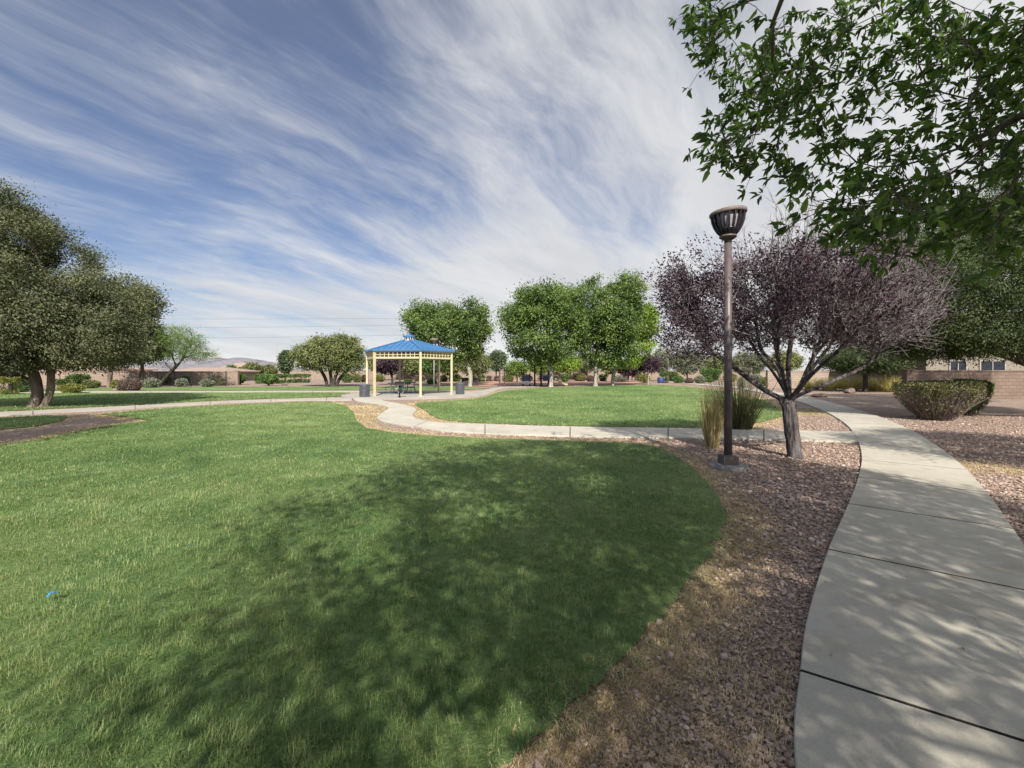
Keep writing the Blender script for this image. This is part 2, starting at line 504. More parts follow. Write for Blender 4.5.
def gravel_mat():
    m, t = new_mat('pink tan gravel')
    p = pos_of(t)
    big = t.noise(p, 0.35, 4, 0.6)
    mid = t.noise(p, 2.2, 5, 0.6)
    vo = t.n('ShaderNodeTexVoronoi', {'Vector': p, 'Scale': 34.0})
    vs = t.n('ShaderNodeTexVoronoi', {'Vector': p, 'Scale': 13.0})
    sc = t.n('ShaderNodeSeparateColor', {0: vo.outputs[1]}).outputs
    stone = t.ramp(sc[0], [(0.0, (0.17, 0.125, 0.10)), (0.35, (0.32, 0.232, 0.19)), (0.7, (0.36, 0.28, 0.235)), (1.0, (0.47, 0.395, 0.345))])
    sc2 = t.n('ShaderNodeSeparateColor', {0: vs.outputs[1]}).outputs
    stone = t.mix(t.math('MULTIPLY', sc2[1], 0.45), stone, t.ramp(sc2[0], [(0, (0.19, 0.135, 0.11)), (1, (0.40, 0.31, 0.265))]))
    stone = t.mix(t.mapr(big, 0.35, 0.7, 0.0, 0.45), stone, (0.33, 0.26, 0.20))
    edge = t.mapr(vo.outputs[0], 0.35, 0.62, 0.0, 0.5)
    stone = t.mix(edge, stone, (0.13, 0.095, 0.075))
    straw_n = t.noise(t.n('ShaderNodeMapping', {0: p, 3: (1, 1, 1)}).outputs[0], 55.0, 4, 0.7, 1.2)
    straw = t.ramp(straw_n, [(0.3, (0.21, 0.16, 0.095)), (0.55, (0.38, 0.305, 0.185)), (0.75, (0.53, 0.45, 0.29))])
    f = t.math('ADD', tint_of(t), t.math('MULTIPLY', t.math('SUBTRACT', mid, 0.5), 0.9))
    f = t.mapr(f, 0.36, 0.72)
    col = t.mix(f, stone, straw)
    hgt = t.math('SUBTRACT', 1.0, vo.outputs[0])
    finish(t, col, 0.93, 0.1, t.math('ADD', hgt, t.math('MULTIPLY', mid, 0.5)), 0.9, 0.02)
    return m


M['gravel'] = gravel_mat()


def stone_mat():
    m, t = new_mat('loose gravel stones')
    n = t.noise(pos_of(t), 60.0, 3)
    v = t.math('ADD', tint_of(t), t.math('MULTIPLY', t.math('SUBTRACT', n, 0.5), 0.25))
    finish(t, t.ramp(v, [(0.0, (0.16, 0.116, 0.092)), (0.4, (0.32, 0.232, 0.19)), (0.75, (0.42, 0.322, 0.27)), (1.0, (0.51, 0.43, 0.375))]), 0.9, 0.15)
    return m


M['stone'] = stone_mat()


def turf_mat(name, blade):
    m, t = new_mat(name)
    p = pos_of(t)
    big = t.noise(p, 0.16, 4, 0.55)
    mid = t.noise(p, 1.0, 4, 0.6, 0.5)
    v = t.math('ADD', t.math('MULTIPLY', big, 0.55), t.math('MULTIPLY', mid, 0.45))
    if blade:
        v = t.math('ADD', v, t.math('MULTIPLY', t.math('SUBTRACT', tint_of(t), 0.5), 0.42))
    else:
        fine = t.noise(t.n('ShaderNodeMapping', {0: p, 3: (1, 0.8, 1)}).outputs[0], 24.0, 5, 0.7)
        v = t.math('ADD', v, t.math('MULTIPLY', t.math('SUBTRACT', fine, 0.5), 0.55))
    k = 1.0 if blade else 0.92
    col = t.ramp(v, [(0.20, (0.031 * k, 0.068 * k, 0.022 * k)), (0.40, (0.092 * k, 0.164 * k, 0.050 * k)),
                     (0.57, (0.176 * k, 0.250 * k, 0.084 * k)), (0.80, (0.33 * k, 0.360 * k, 0.175 * k))])
    if blade:
        finish(t, col, 0.5, 0.3, transl=0.25, tcol=t.mix(1.0, col, (1.3, 1.3, 0.7), 'MULTIPLY'))
    else:
        finish(t, col, 0.8, 0.2, t.noise(p, 34.0, 5, 0.7), 1.0, 0.05)
    return m


M['turf'] = turf_mat('turf', False)
M['blade'] = turf_mat('grass blades', True)


def concrete_mat(name, base):
    m, t = new_mat(name)
    p = pos_of(t)
    big = t.noise(p, 0.7, 5, 0.6, 0.3)
    mid = t.noise(p, 5.0, 6, 0.65)
    fine = t.noise(p, 120.0, 3, 0.7)
    sw = t.noise(t.n('ShaderNodeMapping', {0: p, 2: (0, 0, 0.6), 3: (3, 60, 1)}).outputs[0], 3.0, 3, 0.6)
    pits = t.n('ShaderNodeTexVoronoi', {'Vector': p, 'Scale': 26.0}).outputs[0]
    pit = t.mapr(pits, 0.05, 0.12, 1.0, 0.0)
    pit = t.math('MULTIPLY', pit, t.mapr(mid, 0.5, 0.6))
    b = np.array(base)
    col = t.mix(t.mapr(big, 0.3, 0.7), tuple(b * 0.74), tuple(b * 1.08))
    col = t.mix(t.mapr(mid, 0.35, 0.72, 0.0, 0.6), col, tuple(b * 0.70))
    col = t.mix(t.mapr(fine, 0.35, 0.7, 0.0, 0.4), col, tuple(b * 1.28))
    col = t.mix(t.math('MULTIPLY', pit, 0.6), col, tuple(b * 0.35))
    stain = t.mapr(t.noise(p, 1.7, 5, 0.6, 0.8), 0.55, 0.70, 0.0, 0.45)
    col = t.mix(stain, col, tuple(b * np.array((0.62, 0.56, 0.48))))
    wp = t.n('ShaderNodeVectorMath', {0: p, 1: t.n('ShaderNodeVectorMath', {0: t.n('ShaderNodeTexNoise', {'Vector': p, 'Scale': 3.0, 'Detail': 5.0}).outputs[1], 'Scale': 0.35}, operation='SCALE').outputs[0]}, operation='ADD').outputs[0]
    ck = t.n('ShaderNodeTexVoronoi', {'Vector': wp, 'Scale': 0.33}, feature='DISTANCE_TO_EDGE').outputs[0]
    col = t.mix(t.math('MULTIPLY', t.mapr(ck, 0.0004, 0.0013, 0.55, 0.0), t.mapr(big, 0.42, 0.55)), col, tuple(b * 0.25))
    h = t.math('ADD', t.math('ADD', t.math('MULTIPLY', fine, 0.35), t.math('MULTIPLY', sw, 0.4)), t.math('MULTIPLY', pit, -1.0))
    finish(t, col, 0.85, 0.2, h, 0.22, 0.01)
    return m


M['concrete'] = concrete_mat('path concrete', (0.43, 0.405, 0.345))
M['slab'] = concrete_mat('slab concrete', (0.36, 0.335, 0.30))


def simple_noise_mat(name, a, b, scale, rough=0.9, bstr=0.5, bdist=0.05):
    m, t = new_mat(name)
    n = t.noise(pos_of(t), scale, 7, 0.6)
    finish(t, t.mix(t.mapr(n, 0.3, 0.7), a, b), rough, 0.15, n, bstr, bdist)
    return m


M['earth'] = simple_noise_mat('bare desert earth', (0.24, 0.18, 0.14), (0.40, 0.32, 0.25), 0.6)
M['joint'] = simple_noise_mat('path joint dirt', (0.015, 0.013, 0.012), (0.04, 0.035, 0.03), 20)
M['hill'] = simple_noise_mat('desert hill rock', (0.16, 0.155, 0.18), (0.235, 0.222, 0.245), 0.012, 0.95, 1.0, 30.0)
M['playbark'] = simple_noise_mat('reddish play surface', (0.30, 0.165, 0.125), (0.42, 0.265, 0.21), 1.5)

# ------------------------------------------------------------------ layout of ground
PATH_W = 1.40
path_left_px = [(795, 768), (800, 678), (808, 620), (828, 554), (848, 507), (858, 480), (861.5, 458), (857, 441), (847, 426.5), (831, 415.5),
                (815, 408), (800, 402.5), (785, 398.5), (765, 394), (733, 388.4), (690, 384.3), (650, 381.2)]
pl = GL(path_left_px)
pl = np.vstack([[0.05, -1.2], [0.42, 0.1], [0.82, 1.1], pl])
main_left = catmull(pl, 10)
tg = np.gradient(main_left, axis=0)
tg /= np.linalg.norm(tg, axis=1, keepdims=True)
for _ in range(12):
    tg[1:-1] = (tg[:-2] + tg[1:-1] + tg[2:]) / 3
tg /= np.linalg.norm(tg, axis=1, keepdims=True)
main_right = main_left + PATH_W * np.column_stack((tg[:, 1], -tg[:, 0]))

conn_near_px = [(862, 443.2), (780, 441.2), (700, 439.6), (620, 438.4), (540, 436.4), (485, 434.6), (440, 431.6), (414, 427.6), (392, 424.3), (378, 420.6),
                (379, 416), (386.5, 411), (388, 408.5), (378, 405), (357, 401.8), (352, 397.8)]
conn_far_px = [(862, 433.0), (780, 431.4), (700, 429.8), (620, 428.6), (540, 427), (485, 425.2), (445, 424.0), (428, 422.0), (416, 419.3), (413, 416),
               (416, 411.5), (415, 409), (408, 406.4), (395, 403.3), (383, 401.0), (379, 397)]
conn_near, conn_far = catmull(GL(conn_near_px), 5), catmull(GL(conn_far_px), 5)
left_near = catmull(GL([(-260, 431), (-120, 423.5), (0, 416.8), (60, 413), (120, 410), (180, 406.2), (240, 403), (300, 400.9), (352, 400.6)]), 4)
left_far = catmull(GL([(-260, 424), (-120, 418.5), (0, 413), (60, 410), (120, 407), (180, 403.7), (240, 400.9), (300, 399), (352, 398)]), 4)
back_near = catmull(GL([(-300, 394.4), (-120, 393.6), (0, 393.0), (120, 392.6), (240, 392.3), (330, 392.2), (360, 392.4)]), 4)
back_far = catmull(GL([(-300, 392.6), (-120, 392), (0, 391.6), (120, 391.3), (240, 391.1), (330, 391), (360, 391)]), 4)
SLABC = np.array((-6.5, 31.6))
an = np.arange(40) * 2 * math.pi / 40
slab_poly = SLABC + np.column_stack((4.9 * np.cos(an), 5.2 * np.sin(an)))
play_near = catmull(GL([(478, 396.5), (492, 392.6), (500, 389.6), (512, 388.0), (540, 386.9)]), 4)
play_far = catmull(GL([(470, 392.0), (484, 390.4), (494, 388.0), (508, 386.8), (536, 386.0)]), 4)

PATHS = [(main_left, main_right), (conn_near, conn_far), (left_near, left_far), (back_near, back_far), (play_near, play_far)]
PATH_POLYS = [np.vstack([a, b[::-1]]) for a, b in PATHS] + [slab_poly]

near_edge = catmull(GL([(640, 445), (660, 449), (685, 464), (705, 482), (724, 509), (724, 524), (712, 550), (690, 582), (660, 618), (600, 682), (545, 732), (500, 768)]), 5)
near_edge = near_edge + .13 * (np.column_stack((fbm(np.arange(len(near_edge)) * .9, np.zeros(len(near_edge)), 91), fbm(np.arange(len(near_edge)) * .9, np.ones(len(near_edge)), 92))) - .5)
near_lawn = np.vstack([near_edge, [(-0.45, 1.6), (-0.6, 0.2), (-0.7, -2.5), (-14, -2.5)],
                       GL([(-420, 470), (-200, 455), (0, 445.5), (40, 440.5), (80, 431.5), (112, 425.5), (150, 421.5), (128, 417.5), (100, 414.5), (140, 410.6), (185, 407.2),
                           (250, 404.2), (300, 402.2), (330, 402.2), (346, 406), (354, 413), (356, 421), (366, 428.5), (392, 433), (430, 436.2), (480, 438.8), (560, 441.2), (615, 443)])])
island_lawn = GL([(-300, 446), (-120, 434), (0, 430), (35, 427), (62, 421), (68, 417.6), (50, 416), (20, 417.2), (0, 418.4), (-120, 425), (-260, 433)])
mid_lawn = np.vstack([catmull(GL([(425, 402.2), (415, 404.5), (424, 410), (436, 418), (460, 422.3), (510, 424.6), (570, 426.3), (640, 427.2), (700, 427.6), (748, 425), (783, 416.5)]), 3),
                      catmull(GL([(783, 416.5), (778, 409), (764, 401), (738, 394.2), (710, 389.5), (684, 386.3), (650, 385.0), (600, 385.9), (555, 387.5), (522, 389.0), (500, 392), (485, 397), (460, 400.3), (440, 401.4)]), 3)])
left_lawn = GL([(-300, 422), (-120, 416.5), (0, 411.5), (60, 408.8), (120, 406), (180, 402.6), (240, 399.8), (300, 398.0), (346, 396.6), (350, 393), (330, 392.6), (240, 392.7), (120, 393.0), (0, 393.5), (-300, 395)])
back_lawn = GL([(-300, 392), (0, 391.0), (120, 390.7), (240, 390.6), (345, 390.3), (385, 390.2), (440, 390.3), (462, 390.0), (490, 388.5), (470, 387.0), (420, 386.8), (340, 386.9), (240, 386.9), (180, 387.2), (120, 388), (60, 388.8), (0, 389.4), (-300, 390)])
LAWNS = [near_lawn, island_lawn, mid_lawn, left_lawn, back_lawn]


def strip_panels(L, R, cuts, top, name, mat):
    """concrete laid in panels with real gaps; cuts are indices where a joint runs"""
    g = Geo()
    for a, b in zip(cuts[:-1], cuts[1:]):
        idx = np.arange(a, b + 1)
        l, r = L[idx].copy(), R[idx].copy()
        dl, dr = l[1] - l[0], r[1] - r[0]
        gap = 0.006
        l[0] += dl / np.linalg.norm(dl) * gap
        r[0] += dr / np.linalg.norm(dr) * gap
        dl, dr = l[-1] - l[-2], r[-1] - r[-2]
        l[-1] -= dl / np.linalg.norm(dl) * gap
        r[-1] -= dr / np.linalg.norm(dr) * gap
        ch = 0.006
        def ins(q, k):
            d = q[1] - q[0] if k == 0 else q[-2] - q[-1]
            return (q[0] if k == 0 else q[-1]) + d / np.linalg.norm(d) * ch
        l2 = np.vstack([l[:1], ins(l, 0)[None], l[1:-1], ins(l, 1)[None], l[-1:]])
        r2 = np.vstack([r[:1], ins(r, 0)[None], r[1:-1], ins(r, 1)[None], r[-1:]])
        n = len(l2)
        rows = []
        for i in range(n):
            c = (r2[i] - l2[i])
            c = c / np.linalg.norm(c)
            e = i in (0, n - 1)
            zt = top - (0.006 if e else 0)
            rows.append([(*l2[i], -0.12), (*l2[i], top - 0.008), (*(l2[i] + c * ch), zt), (*(r2[i] - c * ch), zt), (*r2[i], top - 0.008), (*r2[i], -0.12)])
        v = np.array(rows).reshape(-1, 3)
        ii, k = np.meshgrid(np.arange(n - 1), np.arange(5), indexing='ij')
        f = np.stack((ii * 6 + k, ii * 6 + k + 1, (ii + 1) * 6 + k + 1, (ii + 1) * 6 + k), -1).reshape(-1, 4)
        g.add(v, f[:, ::-1])
        ends_ = (ii.ravel() == 0) | (ii.ravel() == n - 2)
        g.m[-1] = ends_.astype(int)
        g.f.append(np.array([[0, 1, 2, 3, 4, 5]]) + g.nv - len(v))
        g.m.append(np.array([1]))
        g.f.append(np.array([[5, 4, 3, 2, 1, 0]]) + g.nv - 6)
        g.m.append(np.array([1]))
    o = g.build(name, [mat, M['joint']])
    tag(o, kind='structure')
    return o


def even_cuts(L, R, step, forced=()):
    mid = (L + R) / 2
    s = np.concatenate(([0], np.cumsum(np.linalg.norm(np.diff(mid, axis=0), axis=1))))
    cuts = [0]
    last = 0.0
    for i in range(1, len(L) - 1):
        if s[i] - last >= step - (s[i + 1] - s[i]) * 0.5:
            cuts.append(i)
            last = s[i]
    if s[-1] - s[cuts[-1]] < step * 0.4 and len(cuts) > 1:
        cuts.pop()
    cuts.append(len(L) - 1)
    return cuts


# main path: the joints nearest the camera follow the photo's rows on the left edge
want = [(800, 678), (828, 554), (849, 505.5), (859, 479)]
mc = []
for w_ in want:
    q = G(*w_)
    mc.append(int(np.argmin(np.hypot(*(main_left - q).T))))
head = [0] + mc
rest = even_cuts(main_left[mc[-1]:], main_right[mc[-1]:], 1.85)
strip_panels(main_left, main_right, head + [mc[-1] + c for c in rest[1:]], 0.045, 'footpath', M['concrete'])
g = Geo()
for (L, R) in PATHS[:2]:
    c = (R - L)
    c /= np.linalg.norm(c, axis=1, keepdims=True)
    a, b = L + c * 0.03, R - c * 0.03
    n = len(a)
    v = np.vstack([np.column_stack((a, np.full(n, 0.016))), np.column_stack((b, np.full(n, 0.016)))])
    i = np.arange(n - 1)
    g.add(v, np.stack((i, i + n, i + n + 1, i + 1), -1)[:, ::-1])
tag(g.build('path_bed', M['joint']), kind='structure')
# the connecting path ends against the main path's edge
k0 = 0
strip_panels(conn_near[k0:], conn_far[k0:], even_cuts(conn_near, conn_far, 2.4), 0.041, 'connecting_path', M['concrete'])
strip_panels(left_near, left_far, even_cuts(left_near, left_far, 3.0), 0.035, 'west_path', M['slab'])
strip_panels(back_near, back_far, even_cuts(back_near, back_far, 4.0), 0.033, 'back_path', M['slab'])
strip_panels(play_near, play_far, even_cuts(play_near, play_far, 4.0), 0.036, 'playground_path', M['slab'])

# the slab under the pavilion
g = Geo()
top = np.column_stack((slab_poly, np.full(40, 0.048)))
bot = np.column_stack((slab_poly * 1.0, np.full(40, -0.1)))
g.poly(top)
k = np.arange(40)
g.add(np.vstack([bot, top]), np.stack((k, (k + 1) % 40, (k + 1) % 40 + 40, k + 40), -1))
tag(g.build('pavilion_slab', M['slab']), kind='structure')

# earth out to the horizon, and the gravel beds over it
g = Geo()
S = 5000.0
g.poly([(-S, -S, -0.06), (S, -S, -0.06), (S, S, -0.06), (-S, S, -0.06)])
tag(g.build('ground', M['earth']), kind='structure')


def straw_at(x, y):
    d = polydist(x, y, near_lawn)
    s = np.exp(-(d / 0.55) ** 2) * 0.9
    bed = np.clip(1 - d / 2.2, 0, 1) * np.clip((4.6 - y) / 3.0, 0, 1)
    s = np.maximum(s, bed * 0.80)
    d2 = polydist(x, y, mid_lawn)
    s = np.maximum(s, np.exp(-(d2 / 0.8) ** 2) * 0.85)
    for (cx, cy, r) in (tuple(G(368, 416)) + (2.6,), tuple(G(430, 412)) + (1.9,), tuple(G(352, 408)) + (2.4,), tuple(G(985, 468)) + (0.9,), tuple(G(800, 412)) + (2.2,), tuple(G(700, 468)) + (0.7,)):
        s = np.maximum(s, np.exp(-(np.hypot(x - cx, y - cy) / r) ** 2) * 0.95)
    d3 = np.minimum(polydist(x, y, left_lawn), polydist(x, y, island_lawn))
    s = np.maximum(s, np.exp(-(d3 / 0.6) ** 2) * 0.6)
    s = s + 0.22 * (fbm(x * 0.8, y * 0.8, 7) - 0.5)
    return s


def grid_sheet(name, x0, x1, nx, y0, y1, ny, mat, z=0.0):
    xs, ys = np.linspace(x0, x1, nx), np.linspace(y0, y1, ny)
    X, Y = np.meshgrid(xs, ys, indexing='ij')
    x, y = X.ravel(), Y.ravel()
    zz = z + 0.022 * (fbm(x * 0.5, y * 0.5, 3) - 0.5) + 0.012 * (fbm(x * 3, y * 3, 5) - 0.5)
    tint = straw_at(x, y)
    i, j = np.meshgrid(np.arange(nx - 1), np.arange(ny - 1), indexing='ij')
    f = np.stack((i * ny + j, (i + 1) * ny + j, (i + 1) * ny + j + 1, i * ny + j + 1), -1).reshape(-1, 4)
    gg = Geo()
    gg.add(np.column_stack((x, y, zz)), f, tint)
    o = gg.build(name, mat, smooth=True)
    return tag(o, kind='structure')


grid_sheet('gravel_bed', -70, 70, 420, -8, 100, 430, M['gravel'], 0.0)


def lawn_sheet(name, poly, z=0.02):
    import bmesh
    bm = bmesh.new()
    vs = [bm.verts.new((a, b, z)) for a, b in poly]
    f = bm.faces.new(vs)
    bmesh.ops.triangulate(bm, faces=[f])
    me = bpy.data.meshes.new(name)
    bm.to_mesh(me)
    if me.polygons[0].normal.z < 0:
        me.flip_normals()
    bm.free()
    me.materials.append(M['turf'])
    o = bpy.data.objects.new(name, me)
    COL.objects.link(o)
    return tag(o, kind='structure')


lawn_sheet('lawn', near_lawn)
lawn_sheet('lawn_verge', island_lawn, 0.024)
lawn_sheet('middle_lawn', mid_lawn)
lawn_sheet('west_lawn', left_lawn, 0.022)
lawn_sheet('back_lawn', back_lawn, 0.026)
g = Geo()
g.poly([(*q, 0.024) for q in GL([(478, 386.6), (500, 386.0), (560, 385.4), (640, 384.0), (655, 382.4), (640, 380.6), (560, 380.2), (470, 380.4), (440, 382.5), (455, 386.2)])])
tag(g.build('playground_surface', M['playbark']), kind='structure')

# ------------------------------------------------------------------ grass blades, loose stones, straw
rng = np.random.default_rng(11)


def blades(n, y0, y1, polys, name, mat, hgt, wid, lean, zb, dens=None, flat=False, seed=1, side=1.35):
    r = np.random.default_rng(seed)
    Y = np.exp(r.uniform(math.log(y0), math.log(y1), n))
    X = r.uniform(-1, 1, n) * (side * Y + 0.8)
    ok = np.zeros(n, bool)
    for p in polys:
        ok |= inpoly(X, Y, p)
    if dens is not None:
        ok &= r.uniform(size=n) < dens(X, Y)
    cl_ = .6 * vnoise(X * 11, Y * 11, 51) + .4 * vnoise(X * 26, Y * 26, 52)
    if not flat:
        ok &= r.uniform(size=n) < np.clip((cl_ - .22) * 2.6, .12, 1)
    X, Y, cl_ = X[ok], Y[ok], cl_[ok]
    n = len(X)
    fac = np.clip(Y / 4.0, 0.75, 6.0)
    patch = fbm(X * 1.6, Y * 1.6, 21)
    h = hgt * r.uniform(0.5, 1.25, n) * (0.65 + 0.7 * patch) * (.55 + .9 * cl_)
    w = wid * fac * r.uniform(0.7, 1.3, n)
    th = r.uniform(0, 2 * math.pi, n)
    bias = fbm(X * 0.9, Y * 0.9, 33) * 2 * math.pi * 2
    th = np.where(r.uniform(size=n) < 0.45, bias + r.normal(0, 0.5, n), th)
    ln = np.abs(r.normal(0, lean, n)) + 0.12
    if flat:
        ln = np.full(n, 1.4) - np.abs(r.normal(0, 0.2, n))
    dx, dy = np.cos(th), np.sin(th)
    sx, sy = -dy * w / 2, dx * w / 2
    m1x, m1y, m1z = X + dx * h * 0.5 * np.sin(ln * 0.6), Y + dy * h * 0.5 * np.sin(ln * 0.6), zb + h * 0.5 * np.cos(ln * 0.6)
    tx, ty, tz = m1x + dx * h * 0.5 * np.sin(np.minimum(ln * 1.5, 1.7)), m1y + dy * h * 0.5 * np.sin(np.minimum(ln * 1.5, 1.7)), m1z + h * 0.5 * np.cos(np.minimum(ln * 1.5, 1.7))
    v = np.stack([np.stack((X - sx, Y - sy, np.full(n, zb - 0.006)), -1), np.stack((X + sx, Y + sy, np.full(n, zb - 0.006)), -1),
                  np.stack((m1x + sx * 0.8, m1y + sy * 0.8, m1z), -1), np.stack((m1x - sx * 0.8, m1y - sy * 0.8, m1z), -1),
                  np.stack((tx, ty, np.maximum(tz, zb + 0.002)), -1)], 1).reshape(-1, 3)
    b = np.arange(n) * 5
    gg = Geo()
    tint = np.repeat(np.clip(r.normal(0.5, 0.32, n) + 1.1 * (cl_ - .5), -.4, 1.4), 5)
    gg.add(v, np.stack((b, b + 1, b + 2, b + 3), -1), tint)
    gg.f.append(np.stack((b + 3, b + 2, b + 4), -1))
    gg.m.append(np.zeros(n, int))
    o = gg.build(name, mat)
    return tag(o, kind='stuff')


def lawn_dens(x, y):
    d = polydist(x, y, near_edge, False)
    return np.clip(0.25 + d / 0.35, 0, 1)


blades(1150000, 1.2, 30, [near_lawn], 'lawn_grass', M['blade'], 0.046, 0.0032, 1.10, 0.02, seed=1, dens=lawn_dens)
blades(260000, 13, 48, [mid_lawn, left_lawn, island_lawn], 'far_grass', M['blade'], 0.06, 0.0034, 0.6, 0.022, seed=2)
def edge_dens(x, y):
    d = polydist(x, y, near_edge, False)
    return np.where(inpoly(x, y, near_lawn), 0, np.clip(.8 - d / .34, 0, 1) * (fbm(x * 2.2, y * 2.2, 61) > .36))


edge_zone = np.vstack([near_edge + (.45, .25), near_edge[::-1] - (.05, .05)])
blades(420000, 1.2, 12, [edge_zone], 'edge_grass', M['blade'], 0.045, 0.0034, 0.95, 0.004, seed=9, dens=edge_dens)
M['straw'] = leaf_mat('dry straw', (0.20, 0.142, 0.08), (0.42, 0.32, 0.185), (0.60, 0.485, 0.30), 0.15, 0.8, 0.15, 2.0)


def straw_dens(x, y):
    s = straw_at(x, y)
    inside = np.zeros(x.shape, bool)
    for p in PATH_POLYS[:2]:
        inside |= inpoly(x, y, p)
    inl = inpoly(x, y, near_lawn) | inpoly(x, y, mid_lawn)
    d = polydist(x, y, near_edge, False)
    edge = inl & (d < 0.25)
    return np.where(inside, 0, np.where(inl, np.where(edge, 0.12, 0.002), np.clip((s - 0.15) * 1.5, 0.012, 0.95)))


big = np.array([(-60, 0.8), (60, 0.8), (60, 60), (-60, 60)])
blades(600000, 1.3, 30, [big], 'dry_grass', M['straw'], 0.055, 0.0036, 0.9, 0.004, dens=straw_dens, flat=True, seed=3)


def stones(n, seed, name):
    r = np.random.default_rng(seed)
    Y = np.exp(r.uniform(math.log(1.3), math.log(17), n))
    X = r.uniform(-0.25, 1.35, n) * Y + r.uniform(-0.5, 0.8, n)
    s = straw_at(X, Y)
    bad = np.zeros(n, bool)
    for p in PATH_POLYS[:2]:
        bad |= inpoly(X, Y, p)
    for p in LAWNS[:3]:
        bad |= inpoly(X, Y, p)
    ok = ~bad & (r.uniform(size=n) < np.clip(1.15 - 1.05 * s, 0.10, 1.0))
    X, Y = X[ok], Y[ok]
    n = len(X)
    t_ = (1 + 5 ** 0.5) / 2
    iv = np.array([(-1, t_, 0), (1, t_, 0), (-1, -t_, 0), (1, -t_, 0), (0, -1, t_), (0, 1, t_), (0, -1, -t_), (0, 1, -t_), (t_, 0, -1), (t_, 0, 1), (-t_, 0, -1), (-t_, 0, 1)], float)
    iv /= np.linalg.norm(iv[0])
    fi = np.array([(0, 11, 5), (0, 5, 1), (0, 1, 7), (0, 7, 10), (0, 10, 11), (1, 5, 9), (5, 11, 4), (11, 10, 2), (10, 7, 6), (7, 1, 8), (3, 9, 4), (3, 4, 2), (3, 2, 6), (3, 6, 8), (3, 8, 9), (4, 9, 5), (2, 4, 11), (6, 2, 10), (8, 6, 7), (9, 8, 1)])
    sz = (0.0042 + 0.0050 * r.gamma(1.5, 0.62, n)) * np.clip(Y / 4.0, 0.8, 1.6)
    sz = np.minimum(sz, 0.034)
    sc = sz[:, None] * np.stack((r.uniform(0.8, 1.4, n), r.uniform(0.7, 1.1, n), r.uniform(0.45, 0.8, n)), -1)
    v = iv[None] * (1 + 0.2 * r.normal(size=(n, 12, 1)).clip(-1.2, 1.2)) * sc[:, None]
    a = r.uniform(0, 6.283, n)
    ca, sa = np.cos(a)[:, None], np.sin(a)[:, None]
    x = v[..., 0] * ca - v[..., 1] * sa + X[:, None]
    y = v[..., 0] * sa + v[..., 1] * ca + Y[:, None]
    z = v[..., 2] + sc[:, 2][:, None] * 0.5 + 0.004
    f = (fi[None] + (np.arange(n) * 12)[:, None, None]).reshape(-1, 3)
    gg = Geo()
    tint = np.repeat(np.clip(r.normal(0.45, 0.26, n), 0, 1), 12)
    gg.add(np.stack((x, y, z), -1).reshape(-1, 3), f, tint)
    return tag(gg.build(name, M['stone']), kind='stuff')


stones(170000, 5, 'gravel_stones')


# ------------------------------------------------------------------ trees
def colonize(r, chains, att, step, di, dk, maxit=160, up=0.0):
    nodes = [np.asarray(c, float) for ch in chains for c in ch]
    par = []
    k = 0
    for ch in chains:
        for i in range(len(ch)):
            par.append(-1 if i == 0 else k + i - 1)
        k += len(ch)
    alive = np.ones(len(att), bool)
    N = np.array(nodes)
    D = np.linalg.norm(att[:, None] - N[None], axis=2)
    near = D.argmin(1)
    nd = D.min(1)
    for it in range(maxit):
        act = alive & ((nd < di) if it > 25 else alive)
        if not act.any():
            break
        idx = np.where(act)[0]
        d = att[idx] - N[near[idx]]
        d /= np.maximum(np.linalg.norm(d, axis=1, keepdims=True), 1e-6)
        u, inv = np.unique(near[idx], return_inverse=True)
        acc = np.zeros((len(u), 3))
        np.add.at(acc, inv, d)
        acc += r.normal(0, 0.18, acc.shape) * np.linalg.norm(acc, axis=1, keepdims=True)
        acc[:, 2] += up
        acc /= np.maximum(np.linalg.norm(acc, axis=1, keepdims=True), 1e-6)
        new = N[u] + acc * step
        base = len(N)
        N = np.vstack([N, new])
        par.extend(u.tolist())
        DD = np.linalg.norm(att[:, None] - new[None], axis=2)
        dm = DD.min(1)
        ar = DD.argmin(1)
        better = dm < nd - 1e-6
        near = np.where(better, base + ar, near)
        nd = np.minimum(nd, dm)
        alive &= nd > dk
        if len(N) > 9000:
            break
    return N, np.array(par)


def branch_mesh(r, N, par, rbase, rtip, geo, sides=7, twig_mat=None, twig_r=0.0, flare=1.35):
    n = len(N)
    kids = [[] for _ in range(n)]
    for i, p in enumerate(par):
        if p >= 0:
            kids[p].append(i)
    tips = np.zeros(n)
    for i in range(n - 1, -1, -1):                # a child always follows its parent
        if not kids[i]:
            tips[i] = 1
        if par[i] >= 0:
            tips[par[i]] += tips[i]
    nm = max(tips.max(), 2)
    rad = rtip * tips ** (math.log(rbase / rtip) / math.log(nm))
    roots = [i for i in range(n) if par[i] < 0]
    stack = [(i, None) for i in roots]
    while stack:
        i, frm = stack.pop()
        ch = [] if frm is None else [frm]
        cur = i
        while True:
            ch.append(cur)
            if not kids[cur]:
                break
            ks = sorted(kids[cur], key=lambda q: -tips[q])
            for o in ks[1:]:
                stack.append((o, cur))
            cur = ks[0]
        pts = N[ch]
        rr = rad[ch].copy()
        if frm is not None and len(rr) > 1:
            rr[0] = min(rr[0], rr[1] * 1.25)
        if frm is None:
            rr[0] *= flare
        rr[-1] *= 0.6
        if len(pts) < 2:
            continue
        if len(pts) > 3:
            pts = pts.copy()
            pts[1:-1] = 0.25 * pts[:-2] + 0.5 * pts[1:-1] + 0.25 * pts[2:]
        mx = rr.max()
        sd = sides if mx > rbase * 0.25 else (5 if mx > rbase * 0.08 else 3)
        mi = 1 if (twig_mat and mx < twig_r) else 0
        geo.tube(pts, rr, sd, 0.5, mi, cap=False, rough=0.05 if sd > 5 else 0, rng=r)
    return tips, rad


